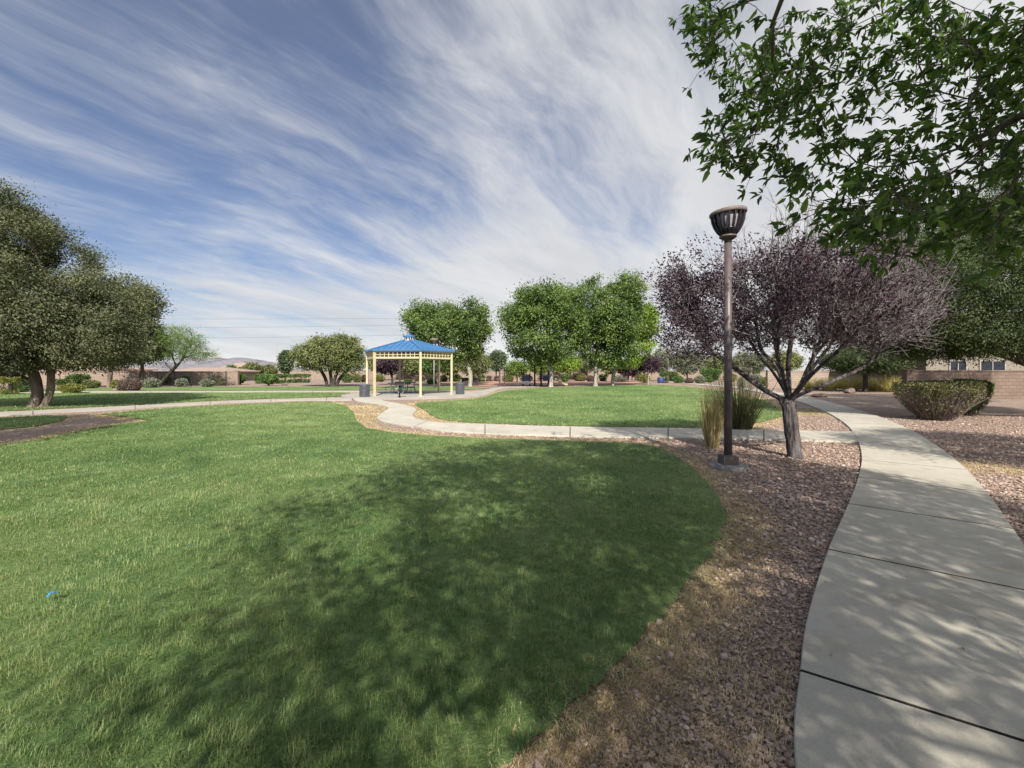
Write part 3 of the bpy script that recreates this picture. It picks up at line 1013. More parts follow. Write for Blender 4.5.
def leaves_geo(r, geo, cen, size, elong=2.2, droop=0.2, out_from=None, near=False, tint_mu=0.5, tint_sd=0.2, upbias=0.5, nrm=None):
    n = len(cen)
    d = r.normal(size=(n, 3))
    if out_from is not None:
        o = cen - out_from
        o /= np.maximum(np.linalg.norm(o, axis=1, keepdims=True), 1e-6)
        d += o * 0.9
    d[:, 2] -= droop
    d /= np.linalg.norm(d, axis=1, keepdims=True)
    nr = r.normal(size=(n, 3))
    nr[:, 2] += upbias
    if nrm is not None:
        nr = nr * .33 + nrm
    s = np.cross(d, nr)
    s /= np.maximum(np.linalg.norm(s, axis=1, keepdims=True), 1e-6)
    nn = np.cross(s, d)
    L = size * r.uniform(0.65, 1.3, n)
    W = L / elong
    L, W = L[:, None], W[:, None]
    tint = np.clip(r.normal(tint_mu, tint_sd, n), 0, 1)
    if near:
        sag = nn * L * 0.10
        v = np.stack((cen, cen + d * L * 0.30 + s * W * 0.46 + sag, cen + d * L * 0.68 + s * W * 0.34 + sag * 0.6, cen + d * L - nn * L * 0.08,
                      cen + d * L * 0.68 - s * W * 0.34 + sag * 0.6, cen + d * L * 0.30 - s * W * 0.46 + sag), 1)
        b = np.arange(n) * 6
        f = np.vstack([np.stack((b, b + 1, b + 2, b + 3), -1), np.stack((b, b + 3, b + 4, b + 5), -1)])
        geo.add(v.reshape(-1, 3), f, np.repeat(tint, 6))
    else:
        v = np.stack((cen, cen + d * L * 0.5 + s * W * 0.5 + nn * W * 0.15, cen + d * L, cen + d * L * 0.5 - s * W * 0.5 + nn * W * 0.15), 1)
        b = np.arange(n) * 4
        geo.add(v.reshape(-1, 3), np.stack((b, b + 1, b + 2, b + 3), -1), np.repeat(tint, 4))


def ellip(r, n, c, rad, shell=0.5):
    d = r.normal(size=(n, 3))
    d /= np.linalg.norm(d, axis=1, keepdims=True)
    q = r.uniform(0, 1, n) ** (1 / 3)
    q = np.where(r.uniform(size=n) < shell, 0.80 + 0.2 * q, q)
    return np.asarray(c) + d * q[:, None] * np.asarray(rad)


def make_tree(name, label, base, stems, lobes, leaf, bark, seed, natt=260, per=46, lsize=0.2, spread=0.5, rbase=0.25, rtip=0.012, step=0.5,
              elong=1.9, droop=0.2, group=None, cat='tree', shell=0.6, leafy=1.0, zmin=None, tint_sd=0.2, near=False, accept=None, tips_max=2, cov=1.0, fill=1.0):
    """stems: chains of points from the base; lobes: (centre, radii, weight); all relative to base"""
    r = np.random.default_rng(seed)
    root = thing(name, label, cat, (base[0], base[1], 0), 0, group)
    wts = np.array([l[2] for l in lobes], float)
    wts /= wts.sum()
    att = np.vstack([ellip(r, max(6, int(natt * w)), l[0], l[1], shell) for l, w in zip(lobes, wts)])
    if zmin is not None:
        att = att[att[:, 2] > zmin + r.normal(0, 0.15, len(att))]
    if accept is not None:
        att = att[accept(att + np.array((base[0], base[1], 0)))]
    size = np.ptp(att, axis=0).max()
    N, par = colonize(r, stems, att, step, size, step * 1.6)
    gt = Geo()
    tips, rad = branch_mesh(r, N, par, rbase, rtip, gt)
    gt.build('trunk', bark, root, smooth=True)
    first = sum(len(s) for s in stems)
    sel = np.where((tips <= tips_max) & (np.arange(len(N)) >= first))[0]
    sel = sel[r.uniform(size=len(sel)) < leafy]
    per = int(np.clip(cov * math.pi * spread ** 2 / (lsize ** 2 / elong * .5), 12, 170))
    cl = [N[sel]]
    for l in lobes:                                     # clumps on the limbs' outer twigs fill the crown's outline
        rm = float(np.mean(l[1]))
        nf = int(np.clip(fill * 4 * math.pi * rm ** 2 / (spread * 1.25) ** 2 * .55, 4, 420))
        cl.append(ellip(r, nf, l[0], np.asarray(l[1]) * .97, .72))
    cl = np.vstack(cl)
    ctint = np.repeat(r.normal(.5, .21, len(cl)), per)
    off = r.normal(0, 1, (len(cl) * per, 3))
    csz = np.repeat(r.uniform(.55, 1.35, len(cl)), per)[:, None]
    cen = np.repeat(cl, per, 0) + off * csz * spread * np.array((.78, .78, .55))
    ctr = att.mean(0)
    og = cen - (ctr - np.array((0, 0, .3 * np.ptp(att[:, 2]))))
    og /= np.maximum(np.linalg.norm(og, axis=1, keepdims=True), 1e-6)
    nrm = off * .75 + og * .7
    okk = np.ones(len(cen), bool)
    if zmin is not None:
        okk &= cen[:, 2] > zmin - .35 * r.uniform(size=len(cen))
    if accept is not None:
        okk &= accept(cen + np.array((base[0], base[1], 0)))
    cen, ctint, nrm = cen[okk], ctint[okk], nrm[okk]
    gl = Geo()
    leaves_geo(r, gl, cen, lsize, elong, droop, ctr, near, tint_mu=ctint, tint_sd=tint_sd * .6, nrm=nrm)
    gl.build('crown', leaf, root)
    return root


def chain(*pts, n=5):
    return list(catmull(np.array(pts, float), n))


def scale_at(px, py):
    q = G(px, py)
    return q, q[1] / F


# the tall shade trees behind the pavilion
def shade_tree(px, py, x0, x1, ytop, ybot, leaf, seed, label, lean=0.0, natt=300, per=60, lsize=0.20, trunk_r=0.22, bark='pale_bark'):
    b, s = scale_at(px, py)
    zt, zb = H - (ytop - HY) * s, H - (ybot - HY) * s
    cx = ((x0 + x1) / 2 - px) * s
    rx = (x1 - x0) / 2 * s
    zc = zb + (zt - zb) * 0.42
    rz = (zt - zb) / 2
    rr = np.random.default_rng(seed + 900)
    lobes = [((cx, 0, (zt + zb) / 2 - 0.1 * rz), (rx * 0.88, rx * 0.85, rz * 0.88), 1.0)]
    for k in range(10):
        a = rr.uniform(0, 6.28)
        e = rr.uniform(-0.5, 0.9)
        lobes.append(((cx + rx * 0.60 * math.cos(a), rx * 0.60 * math.sin(a), (zt + zb) / 2 + rz * 0.56 * e), (rx * 0.34, rx * 0.34, rz * 0.33), 0.16))
    stem = chain((0, 0, 0), (0.05 + lean * 0.3, 0.02, zb * 0.6), (cx * 0.25 + lean, 0.05, zb + rz * 0.3), (cx * 0.5 + lean, 0, (zt + zb) / 2))
    return make_tree('shade_tree', label, b, [stem], lobes, M[leaf], M[bark], seed, natt, per, lsize, rx * 0.115, trunk_r, 0.014, rx * 0.11, 1.6, 0.15,
                     'broad green shade trees beyond the middle lawn', zmin=zb, fill=.5, cov=1.3)


shade_tree(470, 386.5, 402, 494, 296, 366, 'shade_leaf', 41, 'round bright green tree rising just behind the blue roofed pavilion', 0.0, 330)
shade_tree(551, 387.2, 495, 592, 277, 366, 'shade_leaf', 42, 'large rounded green tree with pale trunk, left of the middle clump', 0.0, 360, 62)
shade_tree(595.5, 386.4, 560, 646, 266, 368, 'shade_leaf', 43, 'tallest green tree, in the middle of the clump beyond the lawn', 0.0, 340, 62)
shade_tree(612.5, 385.6, 598, 658, 297, 370, 'shade_leaf_yellow', 44, 'yellower green tree on the right side of the middle clump', 0.1, 280, 56, trunk_r=0.2)

# left side: three drab green oaks in a row
b, s = scale_at(38, 407.5)
lob = []
for (px, py, rx_, rz_, w_) in ((26, 294, 84, 80, 1.0), (-4, 244, 52, 48, .35), (-40, 300, 85, 80, .6), (80, 316, 40, 42, .4), (98, 338, 32, 26, .3), (60, 345, 60, 26, .35), (8, 214, 32, 27, .2), (-50, 240, 50, 40, .25), (104, 302, 24, 18, .15)):
    lob.append((((px - 38) * s, rng.uniform(-1.0, 1.0), H - (py - HY) * s), (rx_ * s, rx_ * s * 0.85, rz_ * s), w_))
st1 = chain((-0.20, 0, 0), (-0.06, 0.05, 0.8), (-0.42, 0.1, 1.9), (-0.9, 0.2, 3.2), (-1.1, 0.1, 4.5))
st2 = chain((0.24, 0.06, 0), (0.48, 0.1, 0.8), (0.50, 0.1, 1.9), (0.9, 0.0, 3.0), (1.3, -0.1, 4.4))
make_tree('oak_tree', 'largest drab green oak at the left edge with two curved trunks', b, [st1, st2], lob, M['oak_leaf'], M['oak_bark'], 51, 700, 62, 0.105, 0.36, 0.21, 0.012, 0.42, 2.0, 0.35,
          'drab green oaks on the left lawn', zmin=1.75, tint_sd=0.22, fill=.75, cov=1.15)


def oak(px, py, ls, seed, label, natt, per, lsize, tr):
    b, s = scale_at(px, py)
    r2 = np.random.default_rng(seed)
    lob = [(((x - px) * s, r2.uniform(-0.8, 0.8), H - (y - HY) * s), (a * s, a * s * 0.9, c * s), w) for x, y, a, c, w in ls]
    z0 = min(l[0][2] - l[1][2] for l in lob)
    st = chain((0, 0, 0), (0.1, 0.05, z0 * 0.6), (0.05, 0, z0 + 0.8), (0.0, 0.1, z0 + 2.2))
    make_tree('oak_tree', label, b, [st], lob, M['oak_leaf'], M['oak_bark'], seed, natt, per, lsize, 0.5, tr, 0.014, 0.5, 2.0, 0.3,
              'drab green oaks on the left lawn', zmin=z0, tint_sd=0.22)


oak(109, 387.4, ((110, 320, 30, 38, 1), (125, 300, 24, 24, .5), (135, 340, 26, 24, .5), (88, 345, 26, 20, .4)), 52, 'second drab green oak, between the twin trunk oak and the leaning tree', 330, 60, 0.22, 0.2)
oak(141, 386.8, ((140, 325, 20, 36, 1), (144, 302, 15, 17, .5), (150, 345, 17, 18, .5)), 53, 'slim drab green oak nearest the leaning feathery tree', 240, 56, 0.22, 0.17)
# an oak outside the frame on the left shades the gravel there
make_tree('oak_tree', 'drab green oak just outside the left edge whose shade falls on the gravel', (-15.2, 6.2), [chain((0, 0, 0), (0.1, 0, 1.5), (0, 0.1, 3.2))],
          [((0, 0, 4.6), (4.5, 4.4, 2.4), 1)], M['oak_leaf'], M['oak_bark'], 54, 180, 60, 0.16, 0.45, 0.22, 0.013, 0.45, 2.0, 0.3, 'drab green oaks on the left lawn', zmin=2.1)

# leaning feathery mesquite
b, s = scale_at(158, 386.8)
lob = [(((x - 158) * s, y2, H - (y - HY) * s), (a * s, a * s * .8, c * s), w) for x, y, a, c, w, y2 in
       ((176, 348, 26, 12, 1, 0), (196, 354, 18, 8, .6, .3), (180, 336, 20, 9, .6, -.3), (160, 346, 16, 10, .4, .5), (192, 342, 16, 8, .3, -.5), (168, 330, 10, 5, .2, 0))]
make_tree('mesquite_tree', 'feathery light green tree leaning right on a dark trunk', b, [chain((0, 0, 0), (0.55, 0, .7), (1.2, 0.1, 1.5), (2.0, 0.1, 2.3))], lob, M['mesquite_leaf'], M['dark_bark'], 55,
          230, 34, 0.16, 0.34, 0.19, 0.014, 0.42, 4.0, 0.1, None, tint_sd=0.22, cov=.42, fill=.55)

# multi-stemmed olive
b, s = scale_at(332, 386.6)
lob = [(((x - 332) * s, y2, H - (y - HY) * s), (a * s, a * s * .85, c * s), w) for x, y, a, c, w, y2 in
       ((330, 355, 30, 15, 1, 0), (326, 344, 20, 8, .5, .4), (345, 348, 18, 11, .5, -.4), (308, 356, 17, 12, .5, .3), (350, 362, 14, 11, .4, 0), (340, 342, 12, 6, .3, 0))]
stems = [chain((-.5, 0, 0), (-.7, 0.1, .8), (-1.3, .2, 1.8)), chain((-.1, .1, 0), (-.1, 0, .9), (-.3, 0, 2.1)), chain((.15, 0, 0), (.3, 0, .9), (.8, -.1, 2.0)), chain((.4, 0, 0), (.8, .1, .9), (1.8, 0, 1.9))]
make_tree('olive_tree', 'broad olive toned tree with several splayed stems left of the pavilion', b, stems, lob, M['olive_leaf'], M['dark_bark'], 56, 420, 52, 0.2, 0.36, 0.17, 0.013, 0.4, 2.0, 0.2, None)

# small trees farther off
def small_tree(name, label, px, py, x0, x1, ytop, ybot, leaf, bark, seed, natt=110, per=36, lsize=0.26, tr=0.11, elong=1.8, group=None, leafy=1.0, spread=None):
    b, s = scale_at(px, py)
    zt, zb = H - (ytop - HY) * s, H - (ybot - HY) * s
    cx, rx, rz = ((x0 + x1) / 2 - px) * s, (x1 - x0) / 2 * s, (zt - zb) / 2
    lobes = [((cx, 0, (zt + zb) / 2), (rx * .9, rx * .85, rz * .92), 1), ((cx - rx * .4, rx * .2, zb + rz * .9), (rx * .5, rx * .5, rz * .55), .3), ((cx + rx * .35, -rx * .2, zb + rz * 1.1), (rx * .5, rx * .5, rz * .6), .3)]
    stem = chain((0, 0, 0), (0.03, 0, max(zb * .5, .2)), (cx * .3, 0.03, zb + rz * .4), n=3)
    return make_tree(name, label, b, [stem], lobes, M[leaf], M[bark], seed, natt, per, lsize, spread or rx * .16, tr, 0.013, max(rx * .16, .15), elong, 0.15, group, zmin=zb, leafy=leafy)


BG = 'small trees in the far beds'
small_tree('plum_tree', 'small purple tree with pale forked trunk at the edge of the middle lawn', 648, 384.6, 636, 660, 355, 374, 'plum_leaf', 'pale_bark', 61, 130, 40, .2, .09, group='purple plum trees')
small_tree('plum_tree', 'purple tree seen through the pavilion posts', 392, 385.0, 374, 403, 356, 374, 'plum_leaf', 'dark_bark', 62, 150, 44, .22, .13, group='purple plum trees')
small_tree('plum_tree', 'purple tree standing behind the big oak at the far left', 10, 393.0, -12, 24, 362, 378, 'plum_leaf', 'dark_bark', 63, 130, 40, .16, .14, group='purple plum trees')
small_tree('plum_tree', 'dark purple tree half hidden behind the yellower green tree', 628, 382.0, 618, 640, 363, 376, 'plum_leaf', 'dark_bark', 64, 90, 36, .28, .11, group='purple plum trees')
for k, (px, py, x0, x1, yt, yb, lf, nm, lab) in enumerate((
        (285, 382.2, 279, 293, 350, 374, 'pine_leaf', 'pine_tree', 'dark narrow conifer tucked against the left of the olive tree'),
        (231, 380.5, 226, 237, 365.5, 376, 'hedge_leaf', 'small_tree', 'small dark green tree right of the tan roofed house'),
        (252, 379.8, 243, 262, 362.5, 375, 'olive_leaf', 'small_tree', 'widest drab green tree of the row under the hills'),
        (268, 379.6, 261, 276, 365, 375, 'olive_leaf', 'small_tree', 'small drab tree between its row neighbours under the hills'),
        (240, 379.4, 235, 246, 367.5, 375, 'hedge_leaf', 'small_tree', 'low dark green tree beside the widest tree under the hills'),
        (479, 383.0, 458, 492, 351, 377, 'olive_leaf', 'small_tree', 'dull green tree behind the trunk of the pavilion shade tree'),
        (496, 381.0, 488, 507, 350, 371, 'pine_leaf', 'pine_tree', 'loose grey conifer in the gap left of the large clump'),
        (517, 382.6, 504, 529, 361, 376, 'mesquite_leaf', 'small_tree', 'small yellow green tree above the navy play panels'),
        (540, 381.5, 528, 550, 358.5, 374, 'mesquite_leaf', 'small_tree', 'yellow green tree behind the two play posts'),
        (567, 381.6, 552, 582, 355, 373, 'shade_leaf_yellow', 'small_tree', 'bright green small tree above the clipped dark shrub'),
        (606, 382.0, 600, 622, 356, 374, 'olive_leaf', 'small_tree', 'thin trunked tree seen between the clump trunks'),
        (662, 381.0, 652, 673, 347, 374, 'grey_leaf', 'small_tree', 'grey green feathery tree left of the far lamp post'),
        (687, 381.0, 671, 704, 350, 374, 'grey_leaf', 'small_tree', 'wide grey green tree right of the far lamp post'),
        (716, 380.6, 702, 728, 356, 374, 'olive_leaf', 'small_tree', 'drab tree above the big clipped shrub near the purple tree'),
        (748, 380.4, 732, 766, 352, 374, 'grey_leaf', 'small_tree', 'grey green tree behind the purple tree branches'),
        (782, 380.6, 768, 800, 350, 374, 'olive_leaf', 'small_tree', 'dull green tree behind the right side of the purple tree'),
        (433, 382.6, 418, 446, 357, 374, 'hedge_leaf', 'small_tree', 'dark green tree seen under the pavilion roof on its right'),
        (412, 381.4, 402, 420, 359, 374, 'olive_leaf', 'small_tree', 'dull green tree seen under the middle of the pavilion roof'),
        (268.6, 385.8, 261, 277, 374.5, 383, 'hedge_leaf', 'small_tree', 'young sapling on a thin stem in front of the long hedge'),
        (450, 382, 440, 460, 358, 375, 'olive_leaf', 'small_tree', 'dull tree just right of the pavilion'),
        (382, 380.4, 366, 396, 350, 373, 'olive_leaf', 'small_tree', 'tall dull tree behind the purple tree in the pavilion'),
        (403, 380.0, 392, 416, 346, 372, 'grey_leaf', 'small_tree', 'tall grey green tree behind the pavilion middle'),
        (424, 380.0, 412, 438, 347, 372, 'olive_leaf', 'small_tree', 'tall dull tree behind the pavilion front middle post'),
        (556, 380.0, 542, 572, 352, 372, 'olive_leaf', 'small_tree', 'broad dull tree beyond the trunk of the large rounded tree'),
        (586, 380.0, 572, 602, 352, 372, 'grey_leaf', 'small_tree', 'grey green tree between slide and tallest tree trunk'),
        (632, 380.4, 622, 646, 358, 373, 'grey_leaf', 'small_tree', 'grey green tree behind the dark purple half hidden tree'))):
    fine = lf in ('grey_leaf', 'mesquite_leaf')
    small_tree(nm, lab, px, py, x0, x1, yt, yb, lf, 'dark_bark', 70 + k, 90, 34, 0.28 if py < 383 else 0.2, 0.1, 2.6 if fine else 1.8, BG, 1.0)

# the small dark tree before the right wall
small_tree('small_tree', 'small dark tree with straight trunk among pale bunch grasses', 865, 392.0, 826, 906, 347, 374, 'acacia_leaf', 'dark_bark', 95, 260, 46, .14, .17, 2.4, None, spread=.34)

# the large tree at the right edge behind the clipped shrub
TX, TY = 21.0, 15.4
rlobes = []
for (px, py, Y, rx_, rz_, w_) in ((960, 290, 12.5, 2.2, 1.3, 1), (900, 280, 12.3, 1.7, 1.0, .7), (1010, 330, 12.0, 1.5, .7, .6), (905, 320, 13, 1.4, .55, .5), (1040, 250, 12.8, 3.0, 1.7, 1), (945, 335, 12.6, 1.5, .4, .4), (1100, 250, 12.8, 3.0, 1.8, 1), (960, 240, 13.2, 2.0, 1.0, .5), (1100, 330, 13, 2, .6, .4), (960, 345, 13, 1.7, .32, .5), (915, 345, 13.2, 1.2, .3, .3), (1125, 170, 13.5, 3.2, 1.6, .7), (1230, 150, 13.5, 3.0, 1.8, .7)):
    q = P(px, py, Y * 1.22)
    rlobes.append((q - np.array((TX, TY, 0)), (rx_ * 1.22, rx_ * 1.1, rz_ * 1.22), w_))
rst = [chain((0, 0, 0), (-.6, 0, .8), (-2.4, -.1, 1.5), (-4.4, -.2, 2.2), (-6.3, 0, 3.0), (-8.0, 0, 3.5)), chain((0.1, .1, 0), (-.2, .2, .9), (-1.6, .3, 2.2), (-2.8, .2, 3.4)), chain((.15, -.1, 0), (.3, -.1, 1.0), (0.2, -.2, 3.0))]
make_tree('acacia_tree', 'spreading fine leaved tree at the right edge with dark low limbs', (TX, TY), rst, rlobes, M['acacia_leaf'], M['dark_bark'], 97, 620, 54, 0.08, 0.30, 0.24, 0.008, 0.3, 2.6, 0.3, None, tint_sd=.24, cov=.75, fill=.7)
# a tree outside the frame on the right, whose shade falls across the far gravel
make_tree('acacia_tree', 'fine leaved tree just outside the right edge whose shade crosses the gravel', (12.4, 4.2), [chain((0, 0, 0), (-.1, 0, 1.2), (-.4, 0.1, 2.6))],
          [((-1.0, .4, 4.2), (3.0, 2.0, 1.6), 1)], M['acacia_leaf'], M['dark_bark'], 98, 160, 50, 0.09, 0.36, 0.17, 0.010, 0.36, 2.6, 0.3, None, cov=.8)

# ------------------------------------------------------------------ the purple leaved tree by the lamp
PTX, PTY = G(794.5, 458)
r = np.random.default_rng(7)
root = thing('plum_tree', 'purple leaved tree full of bare grey twigs beside the lamp post', 'tree', (PTX, PTY, 0), 0, 'purple plum trees')
sp = PTY / F
def PL(px, py, dy=0.0):
    return np.array(((px - 794.5) * sp, dy, H - (py - HY) * sp))
fork = PL(789, 402)
trunk = chain(PL(795, 458), PL(793, 440), PL(790, 418), fork, n=3)
ends = [(738, 372, .1), (720, 345, .8), (752, 340, -.9), (770, 318, .5), (785, 305, -.3), (800, 310, .9), (815, 322, -.8), (836, 342, .3), (856, 352, -.6), (868, 340, 1.0), (790, 330, 1.6), (800, 338, -1.5)]
chains = [trunk]
plobes = [(PL(795, 306), (114 * sp, 2.3, 40 * sp), 1.0), (PL(735, 300), (62 * sp, 1.9, 46 * sp), .55), (PL(846, 310), (60 * sp, 1.9, 36 * sp), .55), (PL(790, 272), (75 * sp, 1.7, 18 * sp), .30), (PL(700, 290), (36 * sp, 1.1, 30 * sp), .2),
          (PL(880, 312), (30 * sp, 1.2, 20 * sp), .14), (PL(722, 342), (56 * sp, 1.5, 24 * sp), .34), (PL(860, 335), (50 * sp, 1.3, 16 * sp), .2)]
att = np.vstack([ellip(r, int(900 * w), c, rd, .35) for c, rd, w in plobes])
lo = 2.15 - 0.0 * att[:, 0]
def clear_lamp(q):
    lim = .44 * np.sin(q[:, 2] * 6.1 + q[:, 1] * 4.3) + .28 * np.sin(q[:, 2] * 15 + q[:, 1] * 11) + r.normal(0, .16, len(q))
    return (q[:, 0] + lim < .93 * (8.99 + q[:, 1]) - 5.53) & ~((q[:, 0] < -1.0) & (q[:, 1] < -.38)) & ~((q[:, 0] < -1.4) & (q[:, 1] < -.25) & (q[:, 2] > 3.6))
att = att[clear_lamp(att)]
att = att[att[:, 2] > 1.98 + r.normal(0, .14, len(att))]
# limbs fan out of the fork
limb = []
for (px, py, dy) in ends:
    e = PL(px, py, dy)
    m1 = fork + (e - fork) * .35 + np.array((0, 0, .10 if e[2] > 2.3 else -.05)) + r.normal(0, .05, 3)
    m2 = fork + (e - fork) * .7 + r.normal(0, .08, 3)
    limb.append(catmull(np.array([fork + r.normal(0, .04, 3) * np.array((1, 1, .4)), m1, m2, e]), 4))
nodes, par = [list(trunk)], list(range(-1, len(trunk) - 1))
allp = list(trunk)
for L in limb:
    k = len(allp)
    for i, q in enumerate(L[1:]):
        par.append(len(trunk) - 1 if i == 0 else len(allp) - 1)
        allp.append(q)
# grow from this starting skeleton
def colonize_from(r, N, par, att, step, dk, maxit=90, jitter=.22, cap=9000):
    N = np.array(N)
    par = list(par)
    D = np.linalg.norm(att[:, None] - N[None], axis=2)
    near, nd = D.argmin(1), D.min(1)
    alive = nd > dk
    for it in range(maxit):
        if not alive.any() or len(N) > cap:
            break
        idx = np.where(alive)[0]
        d = att[idx] - N[near[idx]]
        d /= np.maximum(np.linalg.norm(d, axis=1, keepdims=True), 1e-6)
        u, inv = np.unique(near[idx], return_inverse=True)
        acc = np.zeros((len(u), 3))
        np.add.at(acc, inv, d)
        acc /= np.maximum(np.linalg.norm(acc, axis=1, keepdims=True), 1e-6)
        acc += r.normal(0, jitter, acc.shape)
        acc /= np.maximum(np.linalg.norm(acc, axis=1, keepdims=True), 1e-6)
        new = N[u] + acc * step
        base = len(N)
        N = np.vstack([N, new])
        par.extend(u.tolist())
        DD = np.linalg.norm(att[:, None] - new[None], axis=2)
        dm, ar = DD.min(1), DD.argmin(1)
        better = dm < nd - 1e-6
        near = np.where(better, base + ar, near)
        nd = np.minimum(nd, dm)
        alive &= nd > dk
    return N, np.array(par)

N, par = colonize_from(r, allp, par, att, .13, .16)
gt = Geo()
tips, rad = branch_mesh(r, N, par, .125, .0045, gt, 9, True, .016, 1.25)
# fine twigs on every slender branch, longer and barer to the right and on top
thin = np.where((rad < .03) & (N[:, 2] > 1.95))[0]
gw = []
for i in thin:
    right = N[i, 0] > 0.35
    top = N[i, 2] > 3.7
    for q in range(5 if right else 3):
        d = N[i] - np.array((0, 0, 1.6))
        d = d / np.linalg.norm(d) * .9 + r.normal(0, .55, 3) + np.array((0, 0, .35))
        d /= np.linalg.norm(d)
        Lw = r.uniform(.18, .5) * (1.3 if right else 1.0)
        if r.uniform() < .25 and not right and not top:
            continue
        b1 = N[i] + d * Lw * .5 + r.normal(0, .035, 3)
        b2 = b1 + d * Lw * .5 + r.normal(0, .05, 3)
        if not clear_lamp(b2[None])[0]:
            continue
        gt.tube(np.array([N[i], b1, b2]), (.0048, .0036, .0022), 3, .5, 1, cap=False)
        gw.append(b2)
# bare leaders that stand clear above the crown
for k in range(60):
    x0 = r.uniform(748, 870) if k < 26 else r.uniform(768, 835)
    a = PL(x0, r.uniform(255, 285), r.normal(0, .6))
    hgt = (r.uniform(.25, .75) if k < 26 else r.uniform(.7, 1.45))
    d = np.array((a[0] * .18 + r.normal(0, .12), r.normal(0, .12), 1.0))
    pts = [a + d * hgt * q + r.normal(0, .025, 3) for q in (0, .33, .66, 1)]
    gt.tube(np.array(pts), (.009, .007, .005, .0025), 4, .5, 1, cap=False)
    for q in range(9):
        s0 = pts[0] + (pts[3] - pts[0]) * r.uniform(.15, .95)
        e = s0 + np.array((r.normal(0, .16), r.normal(0, .14), r.uniform(.08, .34)))
        gt.tube(np.array([s0, (s0 + e) / 2 + r.normal(0, .02, 3), e]), (.0045, .0035, .002), 3, .5, 1, cap=False)
gt.build('trunk', [M['plum_bark'], M['plum_twig']], root, smooth=True)
cen = np.vstack([N[thin], np.array(gw)])
right = np.clip((cen[:, 0] + .9) / 2.0, 0, 1)
keepn = r.uniform(size=len(cen)) < (1.0 - .76 * right) * np.where(cen[:, 2] > 3.8, .45, 1)
cen = cen[keepn]
cen = cen[r.uniform(size=len(cen)) < .36]
cen = np.repeat(cen, 24, 0) + r.normal(0, .075, (len(cen) * 24, 3))
cen = cen[clear_lamp(cen)]
gl = Geo()
leaves_geo(r, gl, cen, .054, 1.9, .1, np.array((0, 0, 2.0)), True, .5, .24)
gl.build('crown', M['plum_leaf'], root)

# ------------------------------------------------------------------ the ash overhead (trunk behind the photographer's right)
r = np.random.default_rng(17)
ABX, ABY = 4.6, -3.4
root = thing('ash_tree', 'overhanging ash tree with broad green leaves at the top right', 'tree', (ABX, ABY, 0))
boughs = [(705, 12, 20, 4.4), (714, 62, 20, 4.3), (735, 40, 26, 4.2), (722, 108, 16, 4.2), (712, 150, 15, 4.1), (735, 140, 16, 4.0), (760, 148, 22, 4.0), (790, 178, 20, 3.9), (788, 60, 48, 4.2), (850, 40, 55, 4.2), (930, 40, 60, 4.0), (1000, 50, 60, 3.9),
          (800, 112, 36, 4.0), (850, 112, 34, 3.8), (965, 95, 30, 3.8), (832, 160, 24, 3.8), (875, 190, 38, 3.5), (930, 195, 42, 3.3), (985, 185, 50, 3.3), (834, 214, 16, 3.7), (885, 222, 26, 3.5), (945, 222, 30, 3.3), (1005, 220, 34, 3.2), (850, 236, 12, 3.6),
          (1040, 150, 60, 3.5), (1070, 60, 70, 3.6), (1080, 215, 50, 3.2), (905, 150, 20, 3.6), (1010, 120, 30, 3.5)]
att = []
for (px, py, rp, Y) in boughs:
    n = int(7 + rp * rp * .022)
    Yq = Y + r.normal(0, .35, n)
    a = r.uniform(0, 6.283, n)
    q = np.sqrt(r.uniform(0, 1, n)) * rp
    for k in range(n):
        att.append(P(px + q[k] * math.cos(a[k]), py + q[k] * math.sin(a[k]), Yq[k]))
att = np.array(att)
cr = ellip(r, 1500, (2.6, -2.3, 5.9), (4.9, 4.9, 2.7), .45)
def ash_ok(q, m=0.0):
    """keep the boughs clear of the open view to the left, and off the photographer's head"""
    x, y, z = q[:, 0], q[:, 1], q[:, 2]
    Yp = np.maximum(y, .01)
    u, v = CX + x / Yp * F, HY - (z - H) / Yp * F
    inview = (y > 0.05) & (v > -25 - m) & (u < 1060 + m)
    close = np.linalg.norm(q - np.array((0, 0, H)), axis=1) < 1.7
    return ~(inview | close) & (z > 2.6)
cr = cr[ash_ok(cr, 40)]
allatt = np.vstack([att, cr]) - np.array((ABX, ABY, 0))
st = chain((0, 0, 0), (.05, .05, 1.2), (-.1, .2, 2.4), (-.3, .3, 3.4))
forks = [((-.3, .3, 3.4), (-.6, 2.2, 4.0), (-.9, 4.4, 3.5), (-1.4, 6.4, 3.3)), ((-.3, .3, 3.4), (-1.2, 2.0, 4.6), (-1.9, 4.2, 4.5), (-2.8, 6.6, 4.3)), ((-.3, .3, 3.4), (-1.6, .9, 4.8), (-3.2, 1.6, 5.8)), ((-.3, .3, 3.4), (.4, -.8, 5.0), (.8, -1.8, 6.6)), ((-.3, .3, 3.4), (-2.2, -.6, 4.9), (-4.0, -1.0, 6.0)),
         ((-.3, .3, 3.4), (.2, 2.4, 3.9), (.2, 4.6, 3.0), (-.2, 6.2, 2.75))]
allp, par = list(st), list(range(-1, len(st) - 1))
for fk in forks:
    L = catmull(np.array(fk), 6)
    for i, q in enumerate(L[1:]):
        par.append(len(st) - 1 if i == 0 else len(allp) - 1)
        allp.append(q)
N, par = colonize_from(r, allp, par, allatt, .2, .22, 80, .2, 7000)
gt = Geo()
tips, rad = branch_mesh(r, N, par, .078, .0028, gt, 9)
W0 = np.array((ABX, ABY, 0))
sel = np.where((rad < .013) & (np.arange(len(N)) > 40))[0]
ww = N[sel] + W0
vis = (ww[:, 1] > 1.6)
leafc = []
